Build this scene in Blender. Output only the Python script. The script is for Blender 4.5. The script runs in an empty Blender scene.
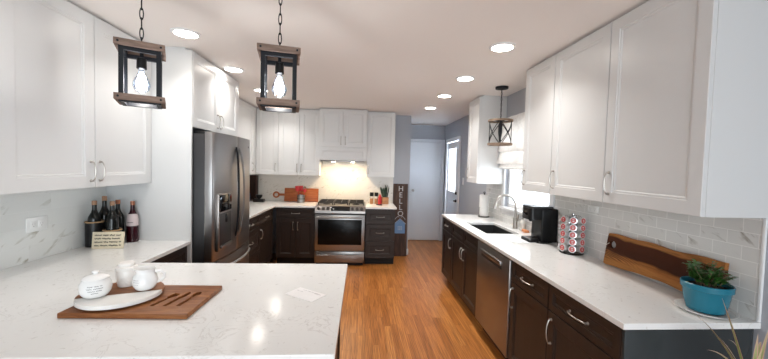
import bpy, bmesh, math, random
from mathutils import Vector, Matrix, noise as mnoise
from math import pi, sin, cos, radians as rad, sqrt

random.seed(7)
S = bpy.context.scene
COL = S.collection

# ------------------------------------------------------------------ camera, world, light, exposure
cam_data = bpy.data.cameras.new('camera')
cam_data.sensor_fit = 'HORIZONTAL'; cam_data.sensor_width = 36.0
cam_data.lens = 333.93 / 768 * 36.0
cam_data.clip_start = 0.02
camera = bpy.data.objects.new('camera', cam_data); COL.objects.link(camera)
_R = Vector((0.99737733, -0.06731593, 0.02658999)); _U = Vector((-0.02386091, 0.04102587, 0.99887313)); _F = Vector((0.06833095, 0.99688788, -0.03931205))
camera.matrix_world = Matrix(((_R.x, _U.x, -_F.x, 0), (_R.y, _U.y, -_F.y, 0), (_R.z, _U.z, -_F.z, 1.5494), (0, 0, 0, 1)))
S.camera = camera

world = bpy.data.worlds.new('world'); S.world = world; world.use_nodes = True
_bg = world.node_tree.nodes['Background']
_bg.inputs['Color'].default_value = (0.80, 0.90, 1.0, 1); _bg.inputs["Strength"].default_value = 1.6

def area_light(name, loc, rot, sx, sy, power, color, spread=180):
    d = bpy.data.lights.new(name, 'AREA'); d.shape = 'RECTANGLE'; d.size = sx; d.size_y = sy
    d.energy = power; d.color = color; d.spread = rad(spread)
    o = bpy.data.objects.new(name, d); o.location = loc; o.rotation_euler = rot; COL.objects.link(o); return o
# daylight through the patio door behind the camera and through the sink window
area_light('daylight_patio', (0.1, -2.75, 1.25), (rad(90), 0, 0), 3.0, 2.0, 70, (0.88, 0.96, 1.0))
area_light('daylight_side_door', (2.2, 6.3, 1.5), (0, rad(90), 0), 1.2, 0.8, 170, (0.92, 0.96, 1.0))
area_light('daylight_sink', (2.15, 3.44, 1.6), (0, rad(90), 0), 1.2, 1.2, 30, (0.90, 0.95, 1.0))
DOWNLIGHT_W = 3.6; BULB_W = 2.2; LENS_E = 14.0; HOOD_W = 3.2

S.view_settings.view_transform = 'Standard'; S.view_settings.look = 'None'
S.view_settings.gamma = 1.0; S.view_settings.use_curve_mapping = False
S.view_settings.exposure = 0.90
S.cycles.use_denoising = True
S.cycles.max_bounces = 10; S.cycles.diffuse_bounces = 6; S.cycles.transparent_max_bounces = 16
S.cycles.sample_clamp_indirect = 6.0
S.cycles.caustics_reflective = False; S.cycles.caustics_refractive = False

# ------------------------------------------------------------------ node helper
class NT:
    def __init__(s, name):
        s.m = bpy.data.materials.new(name); s.m.use_nodes = True
        s.t = s.m.node_tree; s.b = s.t.nodes['Principled BSDF']; s.out = s.t.nodes['Material Output']
    def n(s, typ, _out=0, _p=None, **ins):
        nd = s.t.nodes.new('ShaderNode' + typ)
        for k, v in (_p or {}).items(): setattr(nd, k, v)
        for k, v in ins.items():
            key = int(k[1:]) if k[0] == 'i' and k[1:].isdigit() else k.replace('_', ' ')
            s.put(nd.inputs[key], v)
        return nd.outputs[_out]
    def put(s, sock, v):
        if isinstance(v, bpy.types.NodeSocket): s.t.links.new(v, sock)
        else:
            if sock.type == 'RGBA' and len(v) == 3: v = (*v, 1)
            sock.default_value = v
    def math(s, op, a, b=0.0, clamp=False):
        return s.n('Math', 0, dict(operation=op, use_clamp=clamp), i0=a, i1=b)
    def mix(s, f, a, b, mode='MIX'):
        nd = s.t.nodes.new('ShaderNodeMix'); nd.data_type = 'RGBA'; nd.blend_type = mode
        s.put(nd.inputs[0], f); s.put(nd.inputs[6], a); s.put(nd.inputs[7], b); return nd.outputs[2]
    def ramp(s, f, stops):
        nd = s.t.nodes.new('ShaderNodeValToRGB'); s.put(nd.inputs[0], f)
        e = nd.color_ramp.elements
        while len(e) < len(stops): e.new(0.5)
        for el, (p, c) in zip(e, stops): el.position = p; el.color = (*c, 1) if len(c) == 3 else c
        return nd.outputs[0]
    def step(s, f, lo, hi):
        nd = s.t.nodes.new('ShaderNodeMapRange'); s.put(nd.inputs[0], f); nd.inputs[1].default_value = lo; nd.inputs[2].default_value = hi
        return nd.outputs[0]
    def obj(s): return s.n('TexCoord', 3)
    def xyz(s, v): 
        nd = s.t.nodes.new('ShaderNodeSeparateXYZ'); s.put(nd.inputs[0], v); return nd.outputs
    def vec(s, x, y, z=0.0): return s.n('CombineXYZ', 0, None, X=x, Y=y, Z=z)
    def scale(s, v, sc): return s.n('Mapping', 0, None, Vector=v, Scale=sc)
    def noise(s, v, scale, detail=3.0, rough=0.5, dist=0.0):
        return s.n('TexNoise', 0, None, Vector=v, Scale=scale, Detail=detail, Roughness=rough, Distortion=dist)
    def bump(s, h, strength=0.1, dist=0.01):
        o = s.n('Bump', 0, None, Height=h, Strength=strength, Distance=dist); s.put(s.b.inputs['Normal'], o)
    def set(s, **k):
        for a, v in k.items(): s.put(s.b.inputs[a.replace('_', ' ')], v)
        return s.m

def plain(name, col, rough=0.5, metal=0.0, var=0.04, scale=30.0, **k):
    t = NT(name)
    f = t.noise(t.obj(), scale)
    c = t.mix(f, tuple(x * (1 - var) for x in col), tuple(min(1, x * (1 + var)) for x in col))
    return t.set(Base_Color=c, Roughness=rough, Metallic=metal, **k)

def emit(name, col, strength):
    t = NT(name); return t.set(Base_Color=col, Emission_Color=col, Emission_Strength=strength)

def m_paint(name, col, rough):
    t = NT(name); n = t.noise(t.obj(), 180.0, 2.0); t.bump(n, 0.03, 0.002)
    return t.set(Base_Color=col, Roughness=rough)

def m_quartz():
    t = NT('white_quartz'); o = t.obj()
    n1 = t.noise(o, 7.0, 5.0, 0.6, 1.2)
    v = t.math('ABSOLUTE', t.math('SUBTRACT', n1, 0.5))
    v = t.math('SUBTRACT', 1.0, t.step(v, 0.0, 0.018))
    mk = t.step(t.noise(o, 5.0, 2.0), 0.48, 0.66)
    v = t.math('MULTIPLY', v, mk)
    sp = t.step(t.noise(t.scale(o, (1, 0.7, 1)), 38.0, 3.0, 0.6, 0.6), 0.63, 0.72)
    v = t.math('MAXIMUM', t.math('MULTIPLY', v, 0.36), t.math('MULTIPLY', sp, 0.42))
    cloud = t.mix(t.noise(o, 2.5, 3.0), (0.74, 0.742, 0.73), (0.80, 0.802, 0.792))
    c = t.mix(v, cloud, (0.36, 0.335, 0.31))
    return t.set(Base_Color=c, Roughness=0.13)

def m_oak():
    t = NT('oak_floor'); x, y, _ = t.xyz(t.obj())
    W, L = 0.064, 0.80
    rx = t.math('DIVIDE', x, W); row = t.math('FLOOR', rx); fx = t.math('FRACT', rx)
    wn = t.n('TexWhiteNoise', 0, dict(noise_dimensions='1D'), W=row)
    ry = t.math('ADD', t.math('DIVIDE', y, L), t.math('MULTIPLY', wn, 7.3)); col = t.math('FLOOR', ry); fy = t.math('FRACT', ry)
    rnd = t.n('TexWhiteNoise', 0, dict(noise_dimensions='2D'), Vector=t.vec(row, col))
    base = t.ramp(rnd, [(0.0, (0.36, 0.125, 0.026)), (0.25, (0.45, 0.165, 0.038)), (0.55, (0.50, 0.192, 0.046)), (0.8, (0.55, 0.228, 0.060)), (1.0, (0.46, 0.168, 0.038))])
    gx = t.math('ADD', x, t.math('MULTIPLY', rnd, 3.1)); gy = t.math('ADD', y, t.math('MULTIPLY', rnd, 17.0))
    g = t.noise(t.vec(t.math('MULTIPLY', gx, 60.0), t.math('MULTIPLY', gy, 2.6)), 1.0, 4.0, 0.62, 0.5)
    cath = t.n('TexWave', 1, dict(wave_type='RINGS', rings_direction='Z'), Vector=t.vec(t.math('MULTIPLY', gx, 22.0), t.math('MULTIPLY', gy, 1.6)), Scale=1.1, Distortion=5.0, Detail=2.0, Detail_Scale=1.4)
    gg = t.math('MULTIPLY', t.step(g, 0.40, 0.70), 0.8)
    gg = t.math('ADD', gg, t.math('MULTIPLY', t.step(cath, 0.50, 0.95), 0.42))
    c = t.mix(gg, base, t.mix(0.74, base, (0.11, 0.030, 0.007)))
    ex = t.math('MULTIPLY', t.math('MINIMUM', fx, t.math('SUBTRACT', 1.0, fx)), W)
    ey = t.math('MULTIPLY', t.math('MINIMUM', fy, t.math('SUBTRACT', 1.0, fy)), L)
    e = t.math('MINIMUM', ex, ey); seam = t.math('SUBTRACT', 1.0, t.step(e, 0.0004, 0.0016))
    c = t.mix(t.math('MULTIPLY', seam, 0.65), c, (0.07, 0.025, 0.010))
    t.bump(t.math('SUBTRACT', t.math('MULTIPLY', g, 0.15), seam), 0.12, 0.002)
    return t.set(Base_Color=c, Roughness=t.math('ADD', t.math('MULTIPLY', g, 0.12), 0.26), Specular_IOR_Level=0.32)

def m_tile(name, axis, w, h, g, base, grout, veincol, density, vscale, rough=0.22):
    t = NT(name); X = t.xyz(t.obj()); a = X['xyz'.index(axis)]; z = t.math('SUBTRACT', X[2], 0.914)
    rz = t.math('DIVIDE', z, h); row = t.math('FLOOR', rz); fz = t.math('FRACT', rz)
    ra = t.math('ADD', t.math('DIVIDE', a, w), t.math('MULTIPLY', t.math('MODULO', row, 2.0), 0.5)); col = t.math('FLOOR', ra); fa = t.math('FRACT', ra)
    r1 = t.n('TexWhiteNoise', 0, dict(noise_dimensions='2D'), Vector=t.vec(row, col))
    r2 = t.n('TexWhiteNoise', 0, dict(noise_dimensions='3D'), Vector=t.vec(row, col, 5.0))
    o = t.vec(t.math('ADD', a, t.math('MULTIPLY', r1, 9.0)), t.math('ADD', z, t.math('MULTIPLY', r2, 9.0)))
    oa, oz, _ = t.xyz(o)
    st = t.vec(t.math('ADD', t.math('MULTIPLY', oa, vscale * 0.9), t.math('MULTIPLY', oz, vscale * 0.9)), t.math('SUBTRACT', t.math('MULTIPLY', oz, vscale * 3.2), t.math('MULTIPLY', oa, vscale * 2.2)))
    v = t.step(t.noise(st, 1.0, 3.0, 0.55, 0.4), 0.57, 0.72)
    v = t.math('MULTIPLY', v, t.step(r2, 1.0 - density, 1.0 - density * 0.6))
    b = t.mix(t.math('MULTIPLY', r1, 0.35), base, tuple(q * 0.84 for q in base))
    b = t.mix(t.math('MULTIPLY', t.noise(o, 5.0, 3.0), 0.25), b, tuple(q * 0.82 for q in base))
    c = t.mix(t.math('MULTIPLY', v, 0.85), b, veincol)
    e = t.math('MINIMUM', t.math('MULTIPLY', t.math('MINIMUM', fa, t.math('SUBTRACT', 1.0, fa)), w), t.math('MULTIPLY', t.math('MINIMUM', fz, t.math('SUBTRACT', 1.0, fz)), h))
    gm = t.math('SUBTRACT', 1.0, t.step(e, g * 0.5, g * 0.5 + 0.0012))
    c = t.mix(gm, c, grout)
    t.bump(t.math('SUBTRACT', 1.0, gm), 0.25, 0.002)
    return t.set(Base_Color=c, Roughness=t.math('ADD', t.math('MULTIPLY', gm, 0.4), rough))

def m_steel(name, col=(0.31, 0.30, 0.295), rough=0.29, ax=(2, 2, 220)):
    t = NT(name); n = t.noise(t.scale(t.obj(), ax), 1.0, 3.0)
    t.bump(n, 0.035, 0.001)
    return t.set(Base_Color=t.mix(n, tuple(q * 0.93 for q in col), tuple(q * 1.06 for q in col)), Metallic=1.0, Roughness=t.math('ADD', t.math('MULTIPLY', n, 0.1), rough))

def m_wood(name, stops, sc=(3, 30, 30), rough=0.42, dist=1.2, rings=None):
    t = NT(name); o = t.obj()
    n = t.noise(t.scale(o, sc), 1.0, 5.0, 0.62, dist)
    n2 = t.noise(t.scale(o, tuple(q * 4 for q in sc)), 1.0, 2.0)
    f = t.math('ADD', t.math('MULTIPLY', n, 0.85), t.math('MULTIPLY', n2, 0.15))
    t.bump(n2, 0.08, 0.002)
    return t.set(Base_Color=t.ramp(f, stops), Roughness=rough, Specular_IOR_Level=0.22)

def m_live_edge():
    t = NT('live_edge_walnut'); o = t.obj(); x, y, z = t.xyz(o)
    warp = t.noise(t.scale(o, (4.0, 1, 12)), 1.0, 2.0)
    h = t.math('ADD', t.math('DIVIDE', z, 0.225), t.math('MULTIPLY', t.math('SUBTRACT', warp, 0.5), 0.28))
    h = t.math('ADD', h, t.math('MULTIPLY', x, 0.12))
    c = t.ramp(h, [(0.0, (0.42, 0.185, 0.055)), (0.30, (0.40, 0.165, 0.046)), (0.42, (0.30, 0.11, 0.030)), (0.46, (0.042, 0.011, 0.004)), (0.70, (0.055, 0.014, 0.005)), (0.88, (0.060, 0.016, 0.006)), (0.95, (0.34, 0.14, 0.042))])
    fig = t.n('TexWave', 1, dict(wave_type='RINGS', rings_direction='Y'), Vector=t.scale(o, (7.0, 1.0, 22.0)), Scale=1.3, Distortion=6.0, Detail=3.0, Detail_Scale=0.9)
    lowmask = t.math('MULTIPLY', t.math('LESS_THAN', h, 0.5), t.math('SUBTRACT', 1.0, t.step(x, 0.10, 0.34)))
    lowmask = t.math('MULTIPLY', lowmask, t.step(h, 0.18, 0.30))
    c = t.mix(t.math('MULTIPLY', lowmask, t.step(fig, 0.25, 0.8)), c, (0.075, 0.030, 0.014))
    g = t.noise(t.scale(o, (4, 30, 75)), 1.0, 5.0, 0.65, 1.0)
    c = t.mix(t.math('MULTIPLY', t.step(g, 0.46, 0.74), 0.55), c, t.mix(0.8, c, (0.025, 0.008, 0.003)))
    g2 = t.noise(t.scale(o, (2.2, 30, 26)), 1.0, 3.0, 0.5, 1.5)
    c = t.mix(t.math('MULTIPLY', t.step(g2, 0.56, 0.64), 0.5), c, t.mix(0.7, c, (0.03, 0.010, 0.004)))
    return t.set(Base_Color=c, Roughness=0.5, Specular_IOR_Level=0.12)

def m_fabric():
    t = NT('shade_fabric'); o = t.obj()
    n = t.step(t.noise(o, 22.0, 3.0, 0.5, 1.5), 0.50, 0.56)
    w = t.noise(t.scale(o, (1, 600, 600)), 1.0, 1.0); t.bump(w, 0.1, 0.001)
    m = t.set(Base_Color=t.mix(t.math('MULTIPLY', n, 0.35), (0.80, 0.78, 0.76), (0.48, 0.46, 0.45)), Roughness=0.9)
    tr = t.n('BsdfTranslucent', 0, None, Color=(0.85, 0.83, 0.80)); mx = t.n('MixShader', 0, None, Fac=0.35, i1=t.b.outputs[0], i2=tr)
    t.put(t.out.inputs[0], mx); return m

def m_glass(name, tint=(1, 1, 1), gloss=0.08):
    t = NT(name)
    a = t.n('BsdfTransparent', 0, None, Color=tint); b = t.n('BsdfGlossy', 0, None, Color=(1, 1, 1), Roughness=0.02)
    fr = t.n('Fresnel', 0, None, IOR=1.45)
    mx = t.n('MixShader', 0, None, Fac=t.math('ADD', t.math('MULTIPLY', fr, 0.6), gloss * 0.2), i1=a, i2=b)
    t.put(t.out.inputs[0], mx); return t.m

def m_blind():
    t = NT('door_blind'); z = t.xyz(t.obj())[2]
    f = t.step(t.math('FRACT', t.math('DIVIDE', z, 0.026)), 0.0, 0.9)
    m = t.set(Base_Color=t.mix(f, (0.52, 0.54, 0.57), (0.82, 0.83, 0.84)), Roughness=0.6)
    tr = t.n('BsdfTranslucent', 0, None, Color=(0.8, 0.83, 0.86)); mx = t.n('MixShader', 0, None, Fac=0.6, i1=t.b.outputs[0], i2=tr)
    t.put(t.out.inputs[0], mx); return m

def m_rustic():
    t = NT('rustic_sign_wood'); o = t.obj(); x = t.xyz(o)[0]
    pl = t.math('FRACT', t.math('DIVIDE', x, 0.0851)); g = t.math('LESS_THAN', pl, 0.05)
    n = t.noise(t.scale(o, (40, 40, 4)), 1.0, 5.0, 0.65, 1.0)
    c = t.ramp(n, [(0.25, (0.018, 0.010, 0.008)), (0.5, (0.050, 0.025, 0.017)), (0.75, (0.12, 0.060, 0.040))])
    return t.set(Base_Color=t.mix(g, c, (0.012, 0.008, 0.006)), Roughness=0.7)

M = {}
M['cab_white'] = m_paint('cabinet_white_paint', (0.615, 0.622, 0.622), 0.34)
M['wall'] = m_paint('blue_grey_wall_paint', (0.375, 0.395, 0.435), 0.75)
M['wall_white'] = m_paint('pale_wall_paint', (0.62, 0.62, 0.62), 0.75)
M['ceiling'] = m_paint('ceiling_paint', (0.82, 0.785, 0.755), 0.85)
M['trim'] = m_paint('white_trim_paint', (0.76, 0.77, 0.78), 0.38)
M['door_white'] = m_paint('white_door_paint', (0.70, 0.73, 0.77), 0.42)
def m_espresso():
    t = NT('espresso_cabinet'); n = t.noise(t.scale(t.obj(), (40, 40, 3)), 1.0, 4.0)
    return t.set(Base_Color=t.mix(n, (0.0170, 0.0110, 0.0088), (0.034, 0.0225, 0.018)), Roughness=0.40, Specular_IOR_Level=0.28)
M['espresso'] = m_espresso()
M['panel_gloss'] = plain('glossy_dark_panel', (0.030, 0.036, 0.038), 0.22, 0, .1, 6)
M['dark_gap'] = plain('dark_recess', (0.012, 0.010, 0.009), 0.8)
M['quartz'] = m_quartz(); M['oak'] = m_oak()
M['tile_left'] = m_tile('marble_tile', 'y', 0.305, 0.102, 0.002, (0.70, 0.715, 0.70), (0.63, 0.64, 0.63), (0.20, 0.18, 0.11), 0.62, 5.0)
M['tile_back'] = m_tile('marble_tile_back', 'x', 0.20, 0.075, 0.002, (0.66, 0.64, 0.60), (0.60, 0.58, 0.54), (0.26, 0.20, 0.14), 0.55, 13.0)
M['tile_right'] = m_tile('subway_tile', 'y', 0.127, 0.0635, 0.002, (0.66, 0.66, 0.645), (0.74, 0.74, 0.72), (0.25, 0.225, 0.19), 0.40, 7.0)
M['steel'] = m_steel('brushed_steel'); M['steel_dark'] = m_steel('slate_steel', (0.30, 0.275, 0.26), 0.30)
M['nickel'] = m_steel('brushed_nickel', (0.40, 0.375, 0.345), 0.27, (90, 90, 90))
M['black'] = plain('black_plastic', (0.006, 0.006, 0.0065), 0.35, 0, .04, 30, Specular_IOR_Level=0.3)
M['knob_grey'] = plain('range_knob', (0.07, 0.06, 0.055), 0.3, 0.6)
M['black_gloss'] = plain('black_glass', (0.004, 0.004, 0.005), 0.06)
M['oven_glass'] = plain('oven_glass', (0.004, 0.004, 0.004), 0.25, 0, .04, 30, Specular_IOR_Level=0.15)
M['black_metal'] = plain('black_metal', (0.006, 0.007, 0.010), 0.5, 0.0, .04, 30, Specular_IOR_Level=0.25)
M['grey_case'] = plain('grey_appliance_case', (0.022, 0.022, 0.024), 0.45, 0.1)
M['sink'] = plain('black_composite_sink', (0.012, 0.012, 0.012), 0.5)
M['barnwood'] = m_wood('weathered_barnwood', [(0.25, (0.085, 0.058, 0.046)), (0.55, (0.215, 0.150, 0.118)), (0.8, (0.34, 0.25, 0.20))], (4, 40, 40), 0.7)
M['palewood'] = m_wood('pale_rustic_wood', [(0.25, (0.10, 0.065, 0.045)), (0.55, (0.25, 0.18, 0.13)), (0.8, (0.38, 0.29, 0.215))], (10, 10, 60), 0.7)
M['acacia'] = m_wood('acacia_board', [(0.25, (0.085, 0.026, 0.009)), (0.5, (0.22, 0.080, 0.026)), (0.72, (0.36, 0.155, 0.055))], (3, 26, 26), 0.42)
M['acacia_dark'] = m_wood('acacia_board_groove', [(0.25, (0.035, 0.013, 0.007)), (0.6, (0.08, 0.03, 0.014))], (3, 26, 26), 0.5)
M['cherry'] = m_wood('cherry_board', [(0.25, (0.16, 0.040, 0.014)), (0.5, (0.30, 0.085, 0.028)), (0.75, (0.44, 0.17, 0.06))], (3, 26, 26), 0.4)
M['darkwood'] = m_wood('dark_rack_wood', [(0.25, (0.020, 0.010, 0.007)), (0.7, (0.065, 0.030, 0.02))], (30, 30, 4), 0.5)
M['planter'] = m_wood('planter_wood', [(0.25, (0.22, 0.095, 0.04)), (0.7, (0.42, 0.21, 0.10))], (6, 30, 60), 0.55)
M['live_edge'] = m_live_edge()
M['marble'] = plain('white_marble', (0.76, 0.75, 0.72), 0.25, 0, 0.05, 12)
M['ceramic'] = plain('white_ceramic', (0.80, 0.80, 0.79), 0.16, 0, 0.01)
M['ceramic_matte'] = plain('white_stoneware', (0.74, 0.72, 0.69), 0.35, 0, 0.03)
M['ink'] = plain('black_ink', (0.02, 0.02, 0.02), 0.6)
M['grey_ink'] = plain('grey_ink', (0.42, 0.40, 0.42), 0.6)
M['teal'] = plain('teal_ceramic', (0.012, 0.155, 0.225), 0.24, 0, 0.06, 6)
M['soil'] = plain('potting_soil', (0.012, 0.009, 0.007), 0.95, 0, 0.5, 90)
M['leaf'] = plain('jade_leaf', (0.040, 0.150, 0.022), 0.34, 0, 0.5, 40)
M['leaf_dark'] = plain('snake_leaf', (0.018, 0.045, 0.026), 0.35, 0, 0.5, 40)
def m_drac():
    t = NT('dracaena_leaf'); u = t.n('UVMap', 0); x, y, _ = t.xyz(u)
    edge = t.step(t.math('ABSOLUTE', t.math('SUBTRACT', x, 0.5)), 0.22, 0.42)
    base = t.mix(t.step(y, 0.45, 1.0), (0.22, 0.33, 0.085), (0.50, 0.38, 0.27))
    return t.set(Base_Color=t.mix(edge, base, (0.62, 0.36, 0.30)), Roughness=0.42)
M['drac'] = m_drac()
M['terracotta'] = plain('brown_planter', (0.10, 0.055, 0.035), 0.6)
M['bark'] = plain('cane_bark', (0.16, 0.11, 0.07), 0.8, 0, 0.4, 60)
M['fabric'] = m_fabric(); M['glass'] = m_glass('clear_glass'); M['bulb_glass'] = m_glass('bulb_glass', (0.80, 0.86, 0.95), 0.1)
M['blind'] = m_blind()
M['bulb'] = emit('lit_bulb', (1.0, 0.97, 0.93), 38.0)
M['lens'] = emit('lit_downlight', (1.0, 0.93, 0.84), LENS_E)
M['hoodlens'] = emit('lit_hood_lamp', (1.0, 0.80, 0.55), 14.0)
M['bottle'] = plain('dark_bottle_glass', (0.004, 0.0045, 0.004), 0.15, 0, .04, 30, Specular_IOR_Level=0.3)
M['wine'] = plain('dark_red_bottle', (0.028, 0.003, 0.007), 0.18, 0, .04, 30, Specular_IOR_Level=0.3)
M['cork'] = plain('tan_cap', (0.30, 0.17, 0.10), 0.7)
M['copper'] = plain('copper_cap', (0.30, 0.11, 0.05), 0.4)
M['label'] = plain('pink_white_label', (0.50, 0.42, 0.42), 0.6)
M['cream'] = plain('cream_plaque', (0.66, 0.58, 0.43), 0.6)
M['rope'] = plain('natural_rope', (0.40, 0.25, 0.13), 0.9, 0, 0.2, 120)
M['string'] = plain('pale_string', (0.55, 0.48, 0.42), 0.9)
M['paper'] = plain('white_paper', (0.80, 0.79, 0.79), 0.6)
M['paper_towel'] = plain('paper_towel', (0.84, 0.83, 0.82), 0.95, 0, 0.04, 60)
M['plastic_white'] = plain('white_plastic', (0.76, 0.77, 0.76), 0.4)
M['red'] = plain('red_plastic', (0.42, 0.012, 0.014), 0.35)
M['red_foil'] = plain('red_foil', (0.45, 0.055, 0.05), 0.35)
M['silver'] = plain('silver_foil', (0.66, 0.65, 0.66), 0.28, 0.75)
M['chrome'] = plain('chrome_wire', (0.6, 0.6, 0.62), 0.15, 1.0)
M['cup'] = plain('pod_plastic', (0.62, 0.60, 0.60), 0.35)
M['blue'] = plain('painted_blue', (0.13, 0.23, 0.40), 0.7, 0, 0.2, 60)
M['sign_white'] = plain('painted_white', (0.46, 0.46, 0.48), 0.7, 0, 0.2, 60)
M['blue_glass'] = plain('blue_bottle', (0.06, 0.11, 0.20), 0.12)
M['rustic'] = m_rustic()
M['iron'] = plain('cast_iron', (0.016, 0.014, 0.013), 0.5)
M['sponge'] = plain('orange_sponge', (0.60, 0.23, 0.10), 0.9)
M['soapglass'] = plain('soap_bottle', (0.62, 0.60, 0.56), 0.18)

# ------------------------------------------------------------------ mesh builder
class MB:
    def __init__(s): s.bm = bmesh.new(); s.uv = None
    def box(s, x0, x1, y0, y1, z0, z1, bev=0.0, seg=2):
        vs = [s.bm.verts.new((x, y, z)) for x in (x0, x1) for y in (y0, y1) for z in (z0, z1)]
        fs = [s.bm.faces.new([vs[i] for i in q]) for q in ((0, 1, 3, 2), (4, 6, 7, 5), (0, 4, 5, 1), (2, 3, 7, 6), (0, 2, 6, 4), (1, 5, 7, 3))]
        if bev > 0:
            es = {e for f in fs for e in f.edges}
            bmesh.ops.bevel(s.bm, geom=list(es), offset=bev, segments=seg, affect='EDGES', profile=0.5)
        return s
    def rings(s, rs, cap0=True, cap1=True, close=True):
        prev = None; first = None
        for r in rs:
            cur = [s.bm.verts.new(p) for p in r]
            if prev:
                n = len(cur)
                for i in range(n if close else n - 1):
                    j = (i + 1) % n
                    s.bm.faces.new((prev[i], prev[j], cur[j], cur[i]))
            else: first = cur
            prev = cur
        if cap0 and len(first) > 2: s.bm.faces.new(first[::-1])
        if cap1 and len(prev) > 2: s.bm.faces.new(prev)
        return s
    def lathe(s, prof, c=(0, 0, 0), seg=28, cap0=True, cap1=True, sx=1.0, sy=1.0):
        return s.rings([[(c[0] + r * sx * cos(2 * pi * i / seg), c[1] + r * sy * sin(2 * pi * i / seg), c[2] + z) for i in range(seg)] for r, z in prof], cap0, cap1)
    def tube(s, path, r, seg=8, closed=False, flat=1.0):
        P = [Vector(p) for p in path]; n = len(P); rs = []
        up = None
        for i in range(n):
            a = P[(i - 1) % n] if (closed or i > 0) else P[i]; b = P[(i + 1) % n] if (closed or i < n - 1) else P[i]
            d = (b - a).normalized()
            if up is None:
                up = Vector((0, 0, 1)) if abs(d.z) < 0.9 else Vector((1, 0, 0))
            u = (up - d * up.dot(d)).normalized(); w = d.cross(u); up = u
            rr = r[i] if isinstance(r, (list, tuple)) else r
            rs.append([P[i] + (u * cos(2 * pi * k / seg) + w * flat * sin(2 * pi * k / seg)) * rr for k in range(seg)])
        if closed: rs.append(rs[0]); return s.rings(rs, False, False)
        return s.rings(rs)
    def prism(s, pts, z0, z1, bev=0.0):
        """pts: list of (x, y); extruded along z"""
        a = [s.bm.verts.new((x, y, z0)) for x, y in pts]; b = [s.bm.verts.new((x, y, z1)) for x, y in pts]
        fs = [s.bm.faces.new(a[::-1]), s.bm.faces.new(b)]
        for i in range(len(a)):
            j = (i + 1) % len(a); fs.append(s.bm.faces.new((a[i], a[j], b[j], b[i])))
        if bev:
            es = [e for f in fs[:2] for e in f.edges]
            bmesh.ops.bevel(s.bm, geom=es, offset=bev, segments=2, affect='EDGES', profile=0.5)
        return s
    def ball(s, c, r, sx=1, sy=1, sz=1, u=16, v=10):
        bmesh.ops.create_uvsphere(s.bm, u_segments=u, v_segments=v, radius=r, matrix=Matrix.Translation(c) @ Matrix.Diagonal((sx, sy, sz, 1))); return s
    def mesh(s, me):
        s.bm.from_mesh(me); return s
    def xf(s, m):
        bmesh.ops.transform(s.bm, matrix=m, verts=s.bm.verts[:]); return s
    def build(s, name, m, parent=None, smooth=True, angle=32, recalc=True):
        if recalc: bmesh.ops.recalc_face_normals(s.bm, faces=s.bm.faces[:])
        me = bpy.data.meshes.new(name); s.bm.to_mesh(me); s.bm.free()
        if isinstance(m, str): m = M[m]
        me.materials.append(m)
        if smooth:
            me.polygons.foreach_set('use_smooth', [True] * len(me.polygons)); me.set_sharp_from_angle(angle=rad(angle))
        o = bpy.data.objects.new(name, me); COL.objects.link(o)
        if parent: o.parent = parent
        return o

def shift(o, loc, rot=None):
    o.location = loc
    if rot: o.rotation_euler = rot
    return o
def tag(o, label, cat, group=None):
    o['label'] = label; o['category'] = cat
    if group: o['group'] = group
    return o
def thing(name, label, cat, loc=(0, 0, 0), rz=0.0, group=None):
    o = bpy.data.objects.new(name, None); o.empty_display_size = 0.05; COL.objects.link(o)
    o.location = loc; o.rotation_euler = (0, 0, rz); return tag(o, label, cat, group)
def struct(o): o['kind'] = 'structure'; return o
def copy_tree(o, parent=None):
    c = o.copy(); COL.objects.link(c)
    if parent: c.parent = parent
    for ch in list(o.children): copy_tree(ch, c)
    return c
def text_mesh(s, size, depth=0.0006):
    cu = bpy.data.curves.new('t', 'FONT'); cu.body = s; cu.size = size; cu.extrude = depth; cu.align_x = 'CENTER'; cu.align_y = 'CENTER'
    o = bpy.data.objects.new('t', cu); COL.objects.link(o)
    me = bpy.data.meshes.new_from_object(o.evaluated_get(bpy.context.evaluated_depsgraph_get()))
    bpy.data.objects.remove(o); bpy.data.curves.remove(cu); return me
UPRIGHT = Matrix.Rotation(pi / 2, 4, 'X')     # text in xy -> xz facing -y

def scribble(rows, hgt, seed):
    """hand lettered lines too small to read: wavy pen strokes, returns list of polylines in (u, v)"""
    rnd = random.Random(seed); out = []
    for k, wd in enumerate(rows):
        v0 = -k * hgt; x = -wd / 2
        while x < wd / 2 - hgt * 0.6:
            L = rnd.uniform(1.6, 3.6) * hgt; L = min(L, wd / 2 - x); pts = []
            n = max(4, int(L / (hgt * 0.16)))
            for i in range(n + 1):
                pts.append((x + L * i / n, v0 + hgt * 0.26 * sin(i * 1.9 + k) * rnd.uniform(0.4, 1.0)))
            out.append(pts); x += L + hgt * 0.45
    return out

# ------------------------------------------------------------------ room dimensions
XL, XR, YB, YH, YR, XH, ZC = -2.0, 1.75, 5.80, 7.0, -2.3, 0.845, 2.44
CT = 0.914; CB = 0.886; ZU = 1.371; ZT = 2.422

def wall_cells(name, axis, at, thick, a0, a1, z0, z1, holes, m):
    """slab wall perpendicular to axis at coordinate 'at' (room face), growing by thick (signed); holes (a0,a1,z0,z1)"""
    mb = MB(); A = sorted({a0, a1, *[h[0] for h in holes], *[h[1] for h in holes]}); Z = sorted({z0, z1, *[h[2] for h in holes], *[h[3] for h in holes]})
    for i in range(len(A) - 1):
        for k in range(len(Z) - 1):
            ca, cz = (A[i] + A[i + 1]) / 2, (Z[k] + Z[k + 1]) / 2
            if any(h[0] < ca < h[1] and h[2] < cz < h[3] for h in holes): continue
            lo, hi = min(at, at + thick), max(at, at + thick)
            if axis == 'x': mb.box(lo, hi, A[i], A[i + 1], Z[k], Z[k + 1])
            else: mb.box(A[i], A[i + 1], lo, hi, Z[k], Z[k + 1])
    return struct(mb.build(name, m, smooth=False))

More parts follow.
